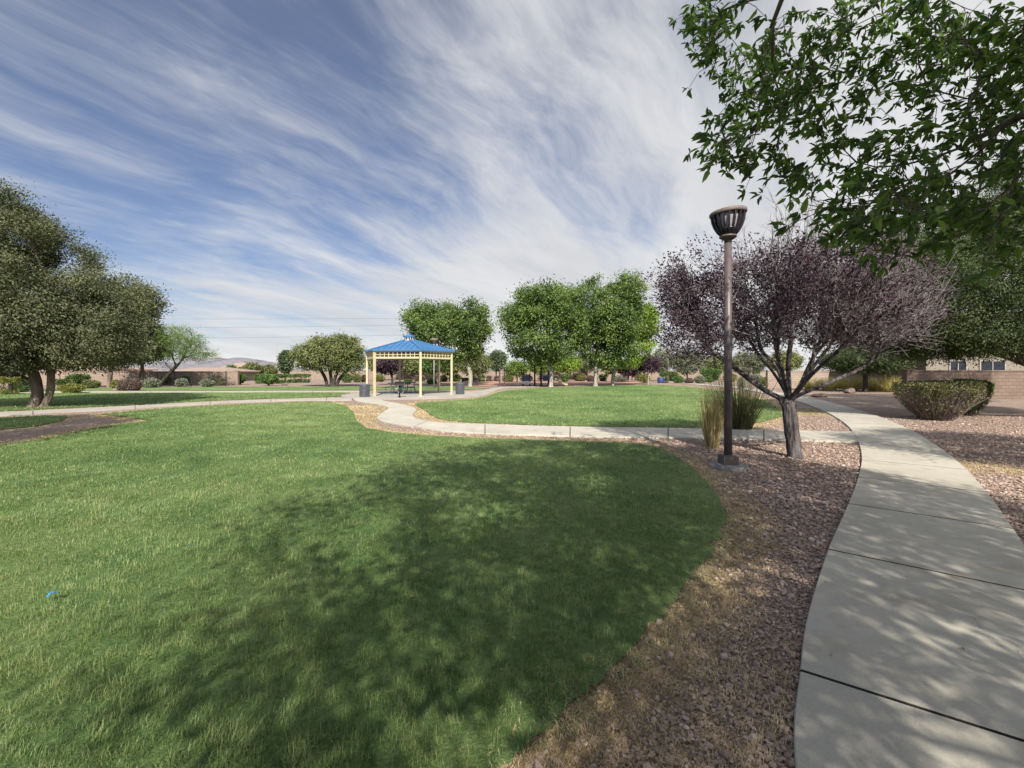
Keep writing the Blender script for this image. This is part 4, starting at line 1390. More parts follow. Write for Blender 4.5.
for i in sel[vis]:
    for q in range(3):                                   # leaf bearing shoots
        d = r.normal(0, 1, 3) + np.array((-.25, .15, -.15))
        d /= np.linalg.norm(d)
        Ls = r.uniform(.10, .26)
        e = N[i] + d * Ls
        gt.tube(np.array([N[i], N[i] + d * Ls * .5 + r.normal(0, .012, 3), e]), (.0032, .0026, .0016), 3, .5, 0, cap=False)
        for k in range(7):
            leafc.append(N[i] + d * Ls * (r.uniform(.30, 1.0) if k < 2 else r.uniform(.82, 1.06)) + r.normal(0, .010, 3))
gt.build('trunk', M['ash_bark'], root, smooth=True)
leafc = np.array(leafc)
gl = Geo()
leaves_geo(r, gl, leafc, .084, 2.5, .40, np.array((0, 0, 3.5)), True, .5, .24, 1.0)
hid = N[sel[~vis]]
hc = np.repeat(hid, 32, 0) + r.normal(0, .17, (len(hid) * 32, 3))
thinout = np.clip(.14 + .29 * (hc[:, 0] + ABX + 1.5), .10, 1.0)
hc = hc[ash_ok(hc + W0, 0) & (r.uniform(size=len(hc)) < thinout)]
leaves_geo(r, gl, hc, .105, 2.2, .35, np.array((0, 0, 3.5)), True, .5, .24, 1.0)
gl.build('crown', M['ash_leaf'], root)

# ------------------------------------------------------------------ shrubs and bunch grasses
def shrub(px, py, w, h, form, leaf, label, seed, cat='shrub', group=None, dens=1.0, twigs=0):
    b, s = scale_at(px, py)
    W, Hh = w * s, h * s
    r = np.random.default_rng(seed)
    root = thing('shrub', label, cat, (b[0], b[1], 0), 0, group)
    ls = max(.035, .0016 * b[1]) * (1.15 if form != 'box' else 1.0)
    n = int(min(24000, max(700, dens * 7.5 * W * (Hh + W) / ls ** 2 * .55)))
    d = r.normal(size=(n, 3))
    d /= np.linalg.norm(d, axis=1, keepdims=True)
    q = np.where(r.uniform(size=n) < .72, r.uniform(.86, 1.0, n), r.uniform(.3, .95, n))
    lump = 1 + .10 * np.sin(d[:, 0] * 5 + seed) * np.sin(d[:, 2] * 4 + seed * 2) + .06 * np.sin(d[:, 1] * 9 + seed)
    if form == 'box':
        e = np.abs(d) ** .32 * np.sign(d)
        e /= np.maximum(np.abs(e).max(1, keepdims=True), 1e-6) ** .75
        d2 = e
    elif form == 'cone':
        e = np.abs(d) ** .6 * np.sign(d)
        d2 = e / np.maximum(np.linalg.norm(e, axis=1, keepdims=True), 1e-6) ** .8
    else:
        d2 = d
    c = d2 * q[:, None] * lump[:, None] * np.array((W / 2, min(W, max(Hh * 1.3, .9)) / 2 if w > 2.2 * h else W / 2, Hh / 2))
    c[:, 2] += Hh / 2
    if form == 'cone':                                       # clipped wide at the top, narrow below
        k = np.clip(.38 + .72 * c[:, 2] / Hh, .38, 1.0)
        c[:, :2] *= k[:, None]
        c[:, 2] = np.minimum(c[:, 2], Hh * (.93 + .05 * r.uniform(size=n)))
    c[:, 2] = np.maximum(c[:, 2], .03)
    gs = Geo()
    for k in range(9):
        a = r.uniform(0, 6.28)
        e = np.array((math.cos(a) * W * .33 * r.uniform(.3, 1), math.sin(a) * W * .33 * r.uniform(.3, 1), Hh * r.uniform(.55, .85)))
        gs.tube(np.array([(0.04 * math.cos(a), .04 * math.sin(a), 0), e * .5 + r.normal(0, .04 * W, 3), e]), (.02, .014, .006), 4, .5, 0, cap=False)
    for k in range(twigs):
        a = r.uniform(0, 6.28)
        q = math.sqrt(r.uniform()) * .46
        hz = r.uniform(.55, .94) * Hh
        e = np.array((math.cos(a) * W * q, math.sin(a) * W * q, hz))
        b0 = np.array((e[0] * .35, e[1] * .35, 0.02))
        gs.tube(np.array([b0, (b0 + e) / 2 + r.normal(0, .05, 3), e]), (.010, .007, .003), 3, .5, 1, cap=False)
    gs.build('stem', [M['dark_bark'], M['shrub_twig']], root)
    if twigs:                                            # leafy on top, twiggy and thinner below
        keep = r.uniform(size=len(c)) < np.clip(.10 + 1.1 * (c[:, 2] / Hh) ** 2.2, 0, 1)
        c = c[keep]
    gl = Geo()
    leaves_geo(r, gl, c, ls * 1.6, 1.7, -.1, np.array((0, 0, Hh * .4)), False, .5, .24)
    gl.build('foliage', M[leaf], root)
    return root


SH = 'shrubs in the far beds'
rows = [
    (508, 381.6, 11, 6.5, 'round', 'olive_leaf', 'dull green bush left of the two brown play posts, against the far wall'),
    (526, 381.2, 12, 6, 'round', 'sage_leaf', 'pale bush against the far wall behind the navy play panel'),
    (549, 381.0, 11, 6, 'cone', 'hedge_leaf', 'dark clipped bush against the far wall right of the brown play posts'),
    (580, 381.4, 12, 7, 'round', 'olive_leaf', 'dull green bush between slide foot and tallest tree trunk'),
    (591, 381.8, 9, 5.5, 'round', 'rust_leaf', 'brown bush just left of the tallest tree trunk'),
    (603, 381.2, 10, 7, 'cone', 'hedge_leaf', 'dark clipped bush between the two right clump trunks'),
    (620, 382.0, 13, 6, 'round', 'sage_leaf', 'pale bush right of the yellower tree trunk'),
    (455, 381.8, 12, 7, 'round', 'hedge_leaf', 'green bush seen just right of the last pavilion post'),
    (443, 381.6, 9, 6, 'round', 'olive_leaf', 'dull bush between the two right pavilion posts'),
    (420, 381.4, 10, 6, 'round', 'rust_leaf', 'reddish bush seen past the front middle pavilion post'),
    (379, 381.8, 11, 6.5, 'round', 'olive_leaf', 'dull green bush just inside the left pavilion posts'),
    (730, 381.8, 12, 8, 'round', 'olive_leaf', 'drab bush right behind the near lamp pole'),
    (755, 382.6, 13, 8, 'round', 'sage_leaf', 'pale grey bush under the left limbs of the near purple tree'),
    (787, 384.5, 14, 8, 'round', 'sage_leaf', 'pale grey bush behind the trunk of the near purple tree'),
    (4, 394.5, 16, 17, 'box', 'gold_leaf', 'bright yellow green hedge block at the far left edge'),
    (21, 392.6, 15, 17, 'round', 'hedge_leaf', 'dull green bush beside the purple tree trunk at far left'),
    (71.5, 393, 24, 9, 'round', 'gold_leaf', 'low shrub with yellow tips, right of the twin oak trunks'),
    (91, 388.4, 14, 8, 'round', 'olive_leaf', 'rounded grey green shrub, right of the yellow tipped shrub'),
    (78, 386.2, 20, 12, 'cone', 'hedge_leaf', 'dark clipped bush above the yellow tipped shrub'),
    (61, 385.6, 12, 6.5, 'cone', 'hedge_leaf', 'small dark clipped bush left of the larger clipped bush'),
    (129.5, 391, 20, 11.5, 'round', 'rust_leaf', 'reddish brown twiggy shrub under the second oak'),
    (117, 388.6, 10, 8.5, 'round', 'gold_leaf', 'yellow green shrub left of the reddish brown shrub'),
    (151, 387.8, 15, 9, 'round', 'sage_leaf', 'pale sage shrub left of the leaning trunk'),
    (150.5, 384.8, 11, 8, 'cone', 'hedge_leaf', 'dark clipped bush behind the pale sage shrub left of the leaning trunk'),
    (166, 385.2, 9, 9, 'cone', 'hedge_leaf', 'dark clipped bush right of the leaning trunk'),
    (187, 385, 10, 9, 'cone', 'hedge_leaf', 'dark clipped bush between iron fence posts under the feathery tree'),
    (181.5, 386.8, 10, 8, 'round', 'sage_leaf', 'pale sage shrub under the feathery tree branches'),
    (208.5, 384.4, 8, 9, 'cone', 'hedge_leaf', 'small dark clipped bush right of the feathery tree'),
    (220, 384.8, 13, 11, 'cone', 'hedge_leaf', 'tall dark clipped bush behind the green box shrub'),
    (207, 387, 12, 7, 'round', 'sage_leaf', 'pale sage shrub in front of the iron fence, right of the feathery tree'),
    (217.5, 385.8, 9.5, 6.5, 'box', 'olive_leaf', 'green box shrub touching the pale sage shrub'),
    (237, 384.6, 19, 10.5, 'cone', 'hedge_leaf', 'widest dark clipped bush, wider at the top, in the left bed'),
    (258.5, 382.6, 9.5, 6.5, 'cone', 'hedge_leaf', 'little dark clipped bush between widest bush and long hedge'),
    (272, 383.6, 26, 9, 'box', 'hedge_leaf', 'long green hedge behind the thin sapling'),
    (292.5, 382.8, 11, 8.2, 'box', 'hedge_leaf', 'square green hedge block right of the long hedge'),
    (302.5, 382.6, 11, 8.2, 'box', 'hedge_leaf', 'square green hedge block against the olive tree'),
    (347, 382.6, 9.5, 8.2, 'round', 'hedge_leaf', 'round green bush just right of the olive stems'),
    (357, 382.4, 8.5, 8, 'round', 'olive_leaf', 'round dull green bush near the left pavilion post'),
    (364, 382.2, 6, 7, 'round', 'rust_leaf', 'reddish bush touching the left pavilion post'),
    (408, 384.6, 7.5, 5, 'cone', 'hedge_leaf', 'dark clipped bush seen above the picnic tables'),
    (432, 384.2, 9, 5, 'round', 'hedge_leaf', 'dark bush seen through the right side of the pavilion'),
    (478, 381.6, 13, 5.5, 'box', 'hedge_leaf', 'dark low hedge behind the bench at the play area'),
    (493, 381.4, 12, 5, 'box', 'rust_leaf', 'brown low hedge between the bench and the two brown posts'),
    (565, 382.2, 10, 8.5, 'cone', 'hedge_leaf', 'dark clipped bush above the foot of the tan slide'),
    (638.5, 381.6, 7, 10, 'round', 'olive_leaf', 'tall green bush left of the small pale trunked purple tree'),
    (645, 383, 9, 8.5, 'round', 'gold_leaf', 'yellow green bush behind the small purple tree'),
    (669, 381.2, 20, 9.5, 'cone', 'hedge_leaf', 'wide clipped green hedge at the far lamp post'),
    (666, 383, 5, 6.5, 'round', 'sage_leaf', 'small pale bush right of the blue bin'),
    (678.5, 383.2, 10, 7, 'round', 'hedge_leaf', 'round green bush right of the far lamp post'),
    (689, 383.6, 8, 5, 'round', 'rust_leaf', 'small dull brown bush between two round green bushes'),
    (700, 383.4, 10, 7.5, 'round', 'sage_leaf', 'round grey green bush left of the big clipped shrub'),
    (708.5, 382.4, 7, 5.5, 'round', 'hedge_leaf', 'small green bush at the foot of the big clipped shrub'),
    (711, 381.6, 22, 13, 'cone', 'hedge_leaf', 'big flat topped clipped shrub left of the lamp post pole'),
    (741, 389, 6, 11, 'round', 'sage_leaf', 'narrow grey green bush seen just right of the pole'),
    (769, 386.0, 15, 9, 'round', 'gold_leaf', 'rounded yellow green bush seen through the purple tree limbs'),
]
for k, (px, py, w, h, form, lf, lab) in enumerate(rows):
    shrub(px, py, w, h, form, lf, lab, 300 + k, group=SH)
RS = 'large clipped shrubs right of the path'
shrub(936, 420, 80, 41, 'cone', 'topiary_leaf', 'large flat topped clipped shrub beside the right path', 401, group=RS, dens=3.4, twigs=420)
shrub(970, 415.5, 36, 37, 'cone', 'hedge_leaf', 'darker clipped shrub half hidden behind the large flat topped one', 402, group=RS, dens=3.0, twigs=160)


def bunch(name, px, py, hpx, wpx, n, mats, label, cat, seed, lean=.22, wid=.006, group=None, arch=0.0):
    b, s = scale_at(px, py)
    r = np.random.default_rng(seed)
    root = thing(name, label, cat, (b[0], b[1], 0), 0, group)
    Hh, R = hpx * s, wpx * s / 2
    gg = [Geo() for _ in mats]
    for k in range(n):
        a = r.uniform(0, 6.283)
        q = math.sqrt(r.uniform()) * R * .55
        o = np.array((math.cos(a) * q, math.sin(a) * q, 0))
        h = Hh * r.uniform(.45, 1.05)
        ln = abs(r.normal(0, lean)) + q / max(R, .01) * lean * .5
        a2 = a + r.normal(0, .6)
        dx, dy = math.cos(a2), math.sin(a2)
        w = wid * r.uniform(.6, 1.3)
        ts = np.linspace(0, 1, 5)
        out = h * (np.tan(min(ln, 1.1)) * ts + arch * ts ** 2.2)
        up = h * (ts - arch * .55 * ts ** 3)
        c = o + np.stack((dx * out, dy * out, up), -1)
        tw = r.uniform(0, 3.14)
        sd = np.array((math.cos(tw), math.sin(tw), 0)) * w
        wd = (1 - .85 * ts)[:, None]
        v = np.vstack([c - sd * wd, c + sd * wd])
        i = np.arange(4)
        gi = int(r.uniform() < (.5 if len(mats) > 1 else 0))
        gg[gi].add(v, np.stack((i, i + 5, i + 6, i + 1), -1), np.clip(r.normal(.5, .25), 0, 1))
    for gx, m, pn in zip(gg, mats, ('blades', 'seed_stalks')):
        if gx.nv:
            gx.build(pn, m, root)
    return root


TG = 'tall ornamental grasses by the lamp'
bunch('reed_clump', 712, 448.5, 64, 22, 420, [M['reed_tan']], 'upright straw coloured grass clump left of the lamp pole', 'grass clump', 501, .10, .007, TG)
bunch('reed_clump', 738, 429.5, 62, 44, 620, [M['reed_green']], 'dark wide grass clump behind the lamp pole', 'grass clump', 502, .26, .008, TG)
for k, (px, py, h, w, lab) in enumerate(((812, 389.4, 13, 22, 'pale bunch grass nearest the purple tree limbs'), (829, 390.2, 13, 20, 'pale bunch grass second from the purple tree'),
                                         (851, 390.6, 15, 20, 'pale bunch grass left of the small dark trunk'), (876, 391, 17, 24, 'pale bunch grass right of the small dark trunk'),
                                         (893, 392, 18, 24, 'tallest pale bunch grass, left of the large clipped shrub'), (843, 388.4, 12, 18, 'small pale bunch grass set back against the pinkish wall'))):
    bunch('bunch_grass', px, py, h * 1.35, w, 380, [M['deer_grass']], lab, 'bunch grass', 510 + k, .38, .02, 'pale bunch grasses along the wall', .5)

# ------------------------------------------------------------------ lamp posts
def rimtilt(v):
    return np.where(v[..., 2] > .30, (v[..., 2] - .30) / .23 * v[..., 0] * .09, 0)


def lamp(px, py, label, scale=1.0):
    b, s = scale_at(px, py)
    root = thing('lamp_post', label, 'lamp post', (b[0], b[1], 0.0), 0, 'park lamp posts')
    root.scale = (scale,) * 3
    g = Geo()
    g.lathe([(0, -.1), (.315, -.1), (.312, .055), (.30, .075), (.27, .082), (0, .085)], sides=32)
    g.build('footing', M['footing'], root, True)
    g = Geo()
    g.box((0, 0, .155), (.25, .25, .14))
    g.box((0, 0, .2325), (.19, .19, .015))
    g.build('base_cover', M['bronze_paint'], root)
    g = Geo()
    g.tube([(0, 0, .24), (0, 0, 2.0), (0, 0, 3.89)], (.066, .064, .06), 16)
    g.build('pole', M['bronze_paint'], root, True)
    hd = thing_part('lamp_head', root, (0, 0, 3.89))
    g = Geo()
    g.lathe([(0, 0), (.062, 0), (.062, .06), (.10, .065), (.115, .09), (.14, .095), (.14, .125), (0, .13)], sides=24)
    g.build('collar', M['bronze_paint'], hd, True)
    g = Geo()                                               # the light-coloured lens behind the fins
    g.lathe([(.09, .13), (.15, .20), (.195, .30), (.225, .42), (.232, .50)], sides=24, tilt=rimtilt)
    g.build('diffuser', M['diffuser'], hd, True)
    g = Geo()                                               # lower dark cup
    g.lathe([(.10, .126), (.135, .15), (.185, .215), (.197, .235), (.150, .235)], sides=24)
    g.build('cup', M['fin_paint'], hd, True)
    g = Geo()
    prof = [(.12, .12), (.185, .19), (.235, .28), (.268, .38), (.284, .50)]
    for k in range(18):
        a = (k + .5) * 2 * math.pi / 18
        c, sn = math.cos(a), math.sin(a)
        t = np.array((-sn, c, 0)) * .012
        rows = []
        for (rr, z) in prof:
            for rin in (rr, rr - .055):
                q = np.array((rin * c, rin * sn, z))
                q[2] += (max(z - .30, 0) / .23) * q[0] * .09
                rows += [q - t, q + t]
        v = np.array(rows)
        f = []
        for i in range(len(prof) - 1):
            o = i * 4
            f += [(o, o + 1, o + 5, o + 4), (o + 3, o + 2, o + 6, o + 7), (o + 2, o, o + 4, o + 6), (o + 1, o + 3, o + 7, o + 5)]
        g.add(v, f)
    g.build('fins', M['fin_paint'], hd)
    g = Geo()
    g.lathe([(.22, .478), (.288, .482), (.300, .495), (.300, .535), (.285, .552), (.20, .575), (0, .585)], sides=36, tilt=rimtilt)
    g.build('rim_cap', M['rim_paint'], hd, True)
    return root


def thing_part(name, parent, loc):
    o = bpy.data.objects.new(name, None)
    o.empty_display_size = .1
    COL.objects.link(o)
    o.parent = parent
    o.location = loc
    return o


lm = lamp(728, 468.5, 'nearest dark bronze lamp post with finned bowl head beside the path')
q = G(668, 382.4)
dup(lm, (q[0], q[1], 0), 0, 'tiny distant lamp post standing behind the clipped hedge')
# a flat-headed lamp behind the pavilion
q = G(434, 388.6)
r0 = thing('lamp_post', 'pale lamp post with flat disc head rising behind the pavilion roof', 'lamp post', (q[0], q[1], 0), 0, 'park lamp posts')
g = Geo(); g.tube([(0, 0, 0), (0, 0, 2), (0, 0, 4.15)], .055, 10); g.build('pole', M['pole_grey'], r0, True)
g = Geo(); g.lathe([(0, 4.1), (.07, 4.1), (.12, 4.25), (.34, 4.40), (.38, 4.46), (.30, 4.58), (0, 4.62)], sides=20); g.build('lamp_head', M['rim_paint'], r0, True)

# ------------------------------------------------------------------ pavilion
PC = np.array((-7.05, 31.55))
pav = thing('pavilion', 'hexagonal park pavilion with blue metal roof on cream posts', 'pavilion', (PC[0], PC[1], .048))
angs = [math.radians(a) for a in (236, 296, 356, 56, 116, 176)]
PR, ER = 2.95, 3.14
EZ = 2.93
pts = [np.array((PR * math.cos(a), PR * math.sin(a))) for a in angs]
for a, p in zip(angs, pts):
    g = Geo()
    g.box((p[0], p[1], 1.465), (.125, .125, 2.93), a)
    g.box((p[0], p[1], .012), (.30, .30, .024), a)
    g.build('post', M['cream_paint'], pav)
for i in range(6):
    a, b2 = pts[i], pts[(i + 1) % 6]
    d = (b2 - a) / np.linalg.norm(b2 - a)
    a1, b1 = a + d * .09, b2 - d * .09
    g = Geo(); g.bar((*a1, EZ - .07), (*b1, EZ - .07), .10, .13); g.build('eave_beam', M['cream_paint'], pav)
    fr = Geo()
    fr.bar((*a1, EZ - .50), (*b1, EZ - .50), .08, .11)
    for k in range(1, 10):
        q = a1 + (b1 - a1) * k / 10
        fr.bar((*q, EZ - .445), (*q, EZ - .135), .035, .035)
    fr.bar((*a1, EZ - .30), (*b1, EZ - .30), .03, .03)
    fr.build('frieze', M['cream_paint'], pav)
roof = Geo()
epts = [np.array((ER * math.cos(a), ER * math.sin(a), EZ + .02)) for a in angs]
kp = .42
TOPZ = EZ + .74
kpts = [np.array((kp * math.cos(a), kp * math.sin(a), TOPZ)) for a in angs]
for i in range(6):
    a, b2, c, d = epts[i], epts[(i + 1) % 6], kpts[(i + 1) % 6], kpts[i]
    roof.add([a, b2, c, d], [(0, 1, 2, 3)])
    dn = np.array((0, 0, -.045))
    roof.add([a + dn, b2 + dn, c + dn, d + dn], [(3, 2, 1, 0)])
    roof.add([a + dn * 1.9, b2 + dn * 1.9, b2, a], [(0, 1, 2, 3)])
    for k in range(1, 9):                                 # standing seams, parallel up the slope
        t0 = k / 9
        p0 = a + (b2 - a) * t0
        mid_e, mid_k = (a + b2) / 2, (c + d) / 2
        up = mid_k - mid_e
        hw_e, hw_k = np.linalg.norm(b2 - a) / 2, np.linalg.norm(c - d) / 2
        off = abs(t0 - .5) * 2 * hw_e
        tt = 1.0 if off <= hw_k else (hw_e - off) / (hw_e - hw_k)
        lift = np.array((0, 0, .018))
        roof.bar(p0 + lift, p0 + up * max(tt - .01, .02) + lift, .025, .036)
rf = roof.build('roof', M['blue_metal'], pav)
g = Geo()
for i in range(6):
    g.bar(epts[i] + (0, 0, .03), kpts[i] + (0, 0, .03), .13, .05)
g.build('hip_cap', M['blue_metal'], rf)
cu = Geo()
cw = .33
for i in range(6):
    a, b2 = angs[i], angs[(i + 1) % 6]
    p, q = np.array((cw * math.cos(a), cw * math.sin(a))), np.array((cw * math.cos(b2), cw * math.sin(b2)))
    cu.add([(*p, TOPZ - .08), (*q, TOPZ - .08), (*q, TOPZ + .26), (*p, TOPZ + .26)], [(0, 1, 2, 3)])
    m_, n_ = (p + q) / 2, (p + q) / 2 / np.linalg.norm((p + q) / 2)
    t_ = (q - p) / np.linalg.norm(q - p)
    for sgn in (-1, 1):
        ce = m_ + t_ * sgn * .085 + n_ * .004
        cu.add([(*(ce - t_ * .055), TOPZ + .04), (*(ce + t_ * .055), TOPZ + .04), (*(ce + t_ * .055), TOPZ + .21), (*(ce - t_ * .055), TOPZ + .21)], [(0, 1, 2, 3)], .5, 1)
co = cu.build('cupola', [M['white_vent'], M['dark_opening']], pav)
g = Geo()
g.lathe([(.39, TOPZ + .24), (.40, TOPZ + .27), (.2, TOPZ + .36), (0, TOPZ + .44)], sides=6)
g.build('cupola_cap', M['blue_cap'], co)


def picnic(px, py, rz, label):
    q = G(px, py, .05)
    t = thing('picnic_table', label, 'picnic table', (q[0], q[1], .048), rz, 'picnic tables under the pavilion')
    g = Geo(); g.box((0, 0, .74), (1.75, .72, .045)); g.box((0, 0, .71), (1.6, .05, .05)); g.build('table_top', M['teal_coat'], t)
    for s_ in (-1, 1):
        g = Geo(); g.box((0, s_ * .68, .45), (1.75, .26, .04)); g.build('bench_seat', M['teal_coat'], t)
    for x in (-.55, .55):
        g = Geo()
        for s_ in (-1, 1):
            g.tube(catmull(np.array([(x, s_ * .22, .70), (x, s_ * .25, .35), (x, s_ * .32, .08), (x, s_ * .5, .03), (x, s_ * .66, .10), (x, s_ * .70, .42)]), 4), .026, 8)
        g.bar((x, -.25, .36), (x, .25, .36), .04, .04)
        g.build('leg', M['galv'], t, True)
    return t


picnic(398.5, 393.4, 1.30, 'teal picnic table behind the grill at the left of the pavilion')
picnic(411, 392.2, 1.75, 'teal picnic table nearest the front middle pavilion post')

q = G(399.5, 397.6, .05)
t = thing('barbecue_grill', 'black pedestal barbecue grill at the front of the pavilion', 'grill', (q[0], q[1], .048), .3)
g = Geo(); g.tube([(0, 0, 0), (0, 0, .5), (0, 0, .72)], .05, 10); g.build('pedestal', M['black_iron'], t, True)
g = Geo()
for (c, sz) in (((0, 0, .73), (.52, .42, .02)), ((0, .2, .84), (.52, .02, .24)), ((-.25, 0, .84), (.02, .42, .24)), ((.25, 0, .84), (.02, .42, .24)), ((0, -.2, .79), (.52, .02, .12))):
    g.box(c, sz)
g.build('firebox', M['black_iron'], t)
g = Geo()
for k in range(9):
    g.bar((-.24, -.17 + k * .042, .93), (.24, -.17 + k * .042, .93), .012, .012)
g.build('grate', M['black_iron'], t)


def receptacle(px, py, w, h, label):
    q = G(px, py)
    t = thing('trash_receptacle', label, 'trash can', (q[0], q[1], .048), .2, 'steel trash receptacles at the pavilion')
    R = w / 2
    g = Geo(); g.lathe([(0, .03), (R * .86, .03), (R * .86, h * .9)], sides=24); g.build('liner', M['black_iron'], t, True)
    g = Geo()
    for k in range(26):
        a = k * 2 * math.pi / 26
        g.box((R * math.cos(a) * .97, R * math.sin(a) * .97, h * .47), (.012, R * .17, h * .86), a)
    for z in (.05, h * .5, h * .88):
        g.lathe([(R * .94, z - .02), (R * 1.01, z - .02), (R * 1.01, z + .02), (R * .94, z + .02)], sides=26)
    g.build('slats', M['bin_steel'], t)
    g = Geo(); g.lathe([(R * .45, h * .93), (R * .5, h * .99), (R * .92, h * .97), (R * 1.05, h * .92), (R * 1.05, h * .88)], sides=26); g.build('lid_ring', M['bin_steel'], t, True)
    return t


receptacle(364.5, 397.4, .62, .80, 'dark slatted trash can beside the front left pavilion post')
receptacle(460, 394.8, .62, .82, 'dark slatted trash can to the right of the pavilion')

# ------------------------------------------------------------------ play area
q = G(470, 385.9)
t = thing('park_bench', 'dark park bench by the trunk of the pavilion shade tree', 'bench', (q[0], q[1], .0), .1)
g = Geo(); g.box((0, 0, .45), (1.8, .42, .05)); g.build('seat', M['black_iron'], t)
g = Geo(); g.bar((-.9, .2, .52), (.9, .26, .62), .03, .10); g.box((0, .25, .70), (1.8, .035, .34)); g.build('backrest', M['black_iron'], t)
for x in (-.75, .75):
    g = Geo(); g.box((x, -.15, .22), (.05, .05, .43)); g.box((x, .2, .42), (.05, .05, .84)); g.bar((x, -.2, .05), (x, .25, .05), .05, .06); g.build('leg', M['black_iron'], t)

q = G(502, 386.4)
t = thing('climbing_frame', 'pair of brown posts with rungs at the left of the play area', 'climbing frame', (q[0], q[1], 0))
for x in (-.24, .24):
    g = Geo(); g.box((x, 0, .98), (.14, .14, 1.92)); g.box((x, 0, 1.955), (.16, .16, .03)); g.build('post', M['brown_post'], t)
for k in range(5):
    g = Geo(); g.tube([(-.16, 0, .35 + .33 * k), (0, 0, .35 + .33 * k), (.16, 0, .35 + .33 * k)], .02, 6); g.build('rung', M['brown_post'], t)
# keep posts a believable step apart
q = G(540, 386.2)
s = q[1] / F
t = thing('play_structure', 'play structure with navy panels, brown posts and tan slide', 'play structure', (q[0], q[1], 0))
def XP(px):
    return (px - 540) * s
for px, zt in ((535, 2.25), (541.5, 2.35), (549, 1.6), (553.5, 1.7), (523, 1.25), (530, 1.3)):
    for y in (0, 1.2):
        g = Geo(); g.tube([(XP(px), y, 0), (XP(px), y, zt * .5), (XP(px), y, zt)], .06, 8); g.lathe([(.075, zt), (.075, zt + .03), (0, zt + .06)], (XP(px), y, 0), 8); g.build('post', M['brown_post'], t, True)
g = Geo(); g.box((XP(532), .6, .55), (XP(541.5) - XP(523), 1.2, .07)); g.box((XP(548), .6, .75), (XP(554) - XP(541.5), 1.2, .07)); g.build('deck', M['brown_post'], t)
for (a, b2, z0, z1) in ((523.6, 529.6, .62, 1.15), (543, 549, .55, 1.1), (549.6, 553, .6, 1.1)):
    g = Geo(); g.box((XP((a + b2) / 2), -.03, (z0 + z1) / 2), (XP(b2) - XP(a), .04, z1 - z0)); g.build('panel', M['navy_panel'], t)
g = Geo()
for k in range(5):
    g.box((XP(521) - .18 * k + .3, .6, .50 - .1 * k), (.26, .9, .04))
g.build('steps', M['white_plastic'], t)
g = Geo(); g.box((XP(526.5), -.05, .38), (.9, .05, .24)); g.build('skirt_panel', M['white_plastic'], t)
sl = Geo()
sp_ = catmull(np.array([(XP(553.6), .6, .80), (XP(557), .6, .62), (XP(562), .6, .30), (XP(566), .6, .14), (XP(568), .6, .13)]), 5)
for y0, y1, dz in ((.3, .9, 0), (.27, .32, .16), (.88, .93, .16)):
    n = len(sp_)
    v = np.vstack([np.column_stack((sp_[:, 0], np.full(n, y0), sp_[:, 2] + dz)), np.column_stack((sp_[:, 0], np.full(n, y1), sp_[:, 2] + dz)),
                   np.column_stack((sp_[:, 0], np.full(n, y1), sp_[:, 2] - .04)), np.column_stack((sp_[:, 0], np.full(n, y0), sp_[:, 2] - .04))])
    i = np.arange(n - 1)
    for a, b2 in ((0, 1), (1, 2), (2, 3), (3, 0)):
        sl.add(v, np.stack((a * n + i, b2 * n + i, b2 * n + i + 1, a * n + i + 1), -1)[:, ::-1])
sl.build('slide', M['tan_plastic'], t)
g = Geo(); g.tube(np.array([(XP(551), .25, 1.75), (XP(556), .25, 1.25), (XP(561), .25, .80)]), .035, 6); g.build('handrail', M['tan_plastic'], t, True)

q = G(660.5, 383.0)
t = thing('waste_bin', 'blue barrel bin on the far bed left of the far lamp post', 'bin', (q[0], q[1], 0))
g = Geo(); g.lathe([(0, 0), (.36, 0), (.40, .2), (.40, .62), (.37, .68)], sides=20); g.build('barrel', M['bin_blue'], t, True)
g = Geo(); g.lathe([(.41, .64), (.42, .68), (.30, .76), (0, .80)], sides=20); g.build('lid', M['bin_steel'], t, True)

# ------------------------------------------------------------------ walls, fence, houses
def wall_run(name, a, b2, h, mat, label, th=.2, capm=None, group='block walls around the park'):
    a, b2 = np.asarray(a, float), np.asarray(b2, float)
    L = np.linalg.norm(b2 - a)
    rz = math.atan2(b2[1] - a[1], b2[0] - a[0])
    t = thing(name, label, 'wall', (a[0], a[1], 0), rz, group)
    g = Geo(); g.box((L / 2, 0, h / 2 - .1), (L, th, h + .2)); g.build('panel', mat, t)
    g = Geo(); g.box((L / 2, 0, h + .045), (L + .04, th + .07, .09)); g.build('coping', mat, t)
    npil = max(2, int(L / 9))
    for k in range(npil + 1):
        g = Geo(); x = L * k / npil; g.box((x, -.03, h / 2 - .06), (.42, th + .16, h + .28)); g.box((x, -.03, h + .115), (.48, th + .22, .06)); g.build('pilaster', mat, t)
    return t


wall_run('block_wall', (-70, 50.5), (-31.4, 52.5), 1.48, M['block'], 'long tan block wall behind the left shrubs and iron fence')
wall_run('block_wall', (-52, 82), (45, 84), 1.55, M['block'], 'distant tan block wall across the middle behind the play area')
wall_run('block_wall', (24.0, 43.0), (38.0, 43.0), 1.52, M['block_pink'], 'pinkish block wall behind the pale bunch grasses')
wall_run('block_wall', (23.4, 27.2), (48, 26.0), 1.60, M['block_shaded'], 'tan block wall at the right edge below the house windows')

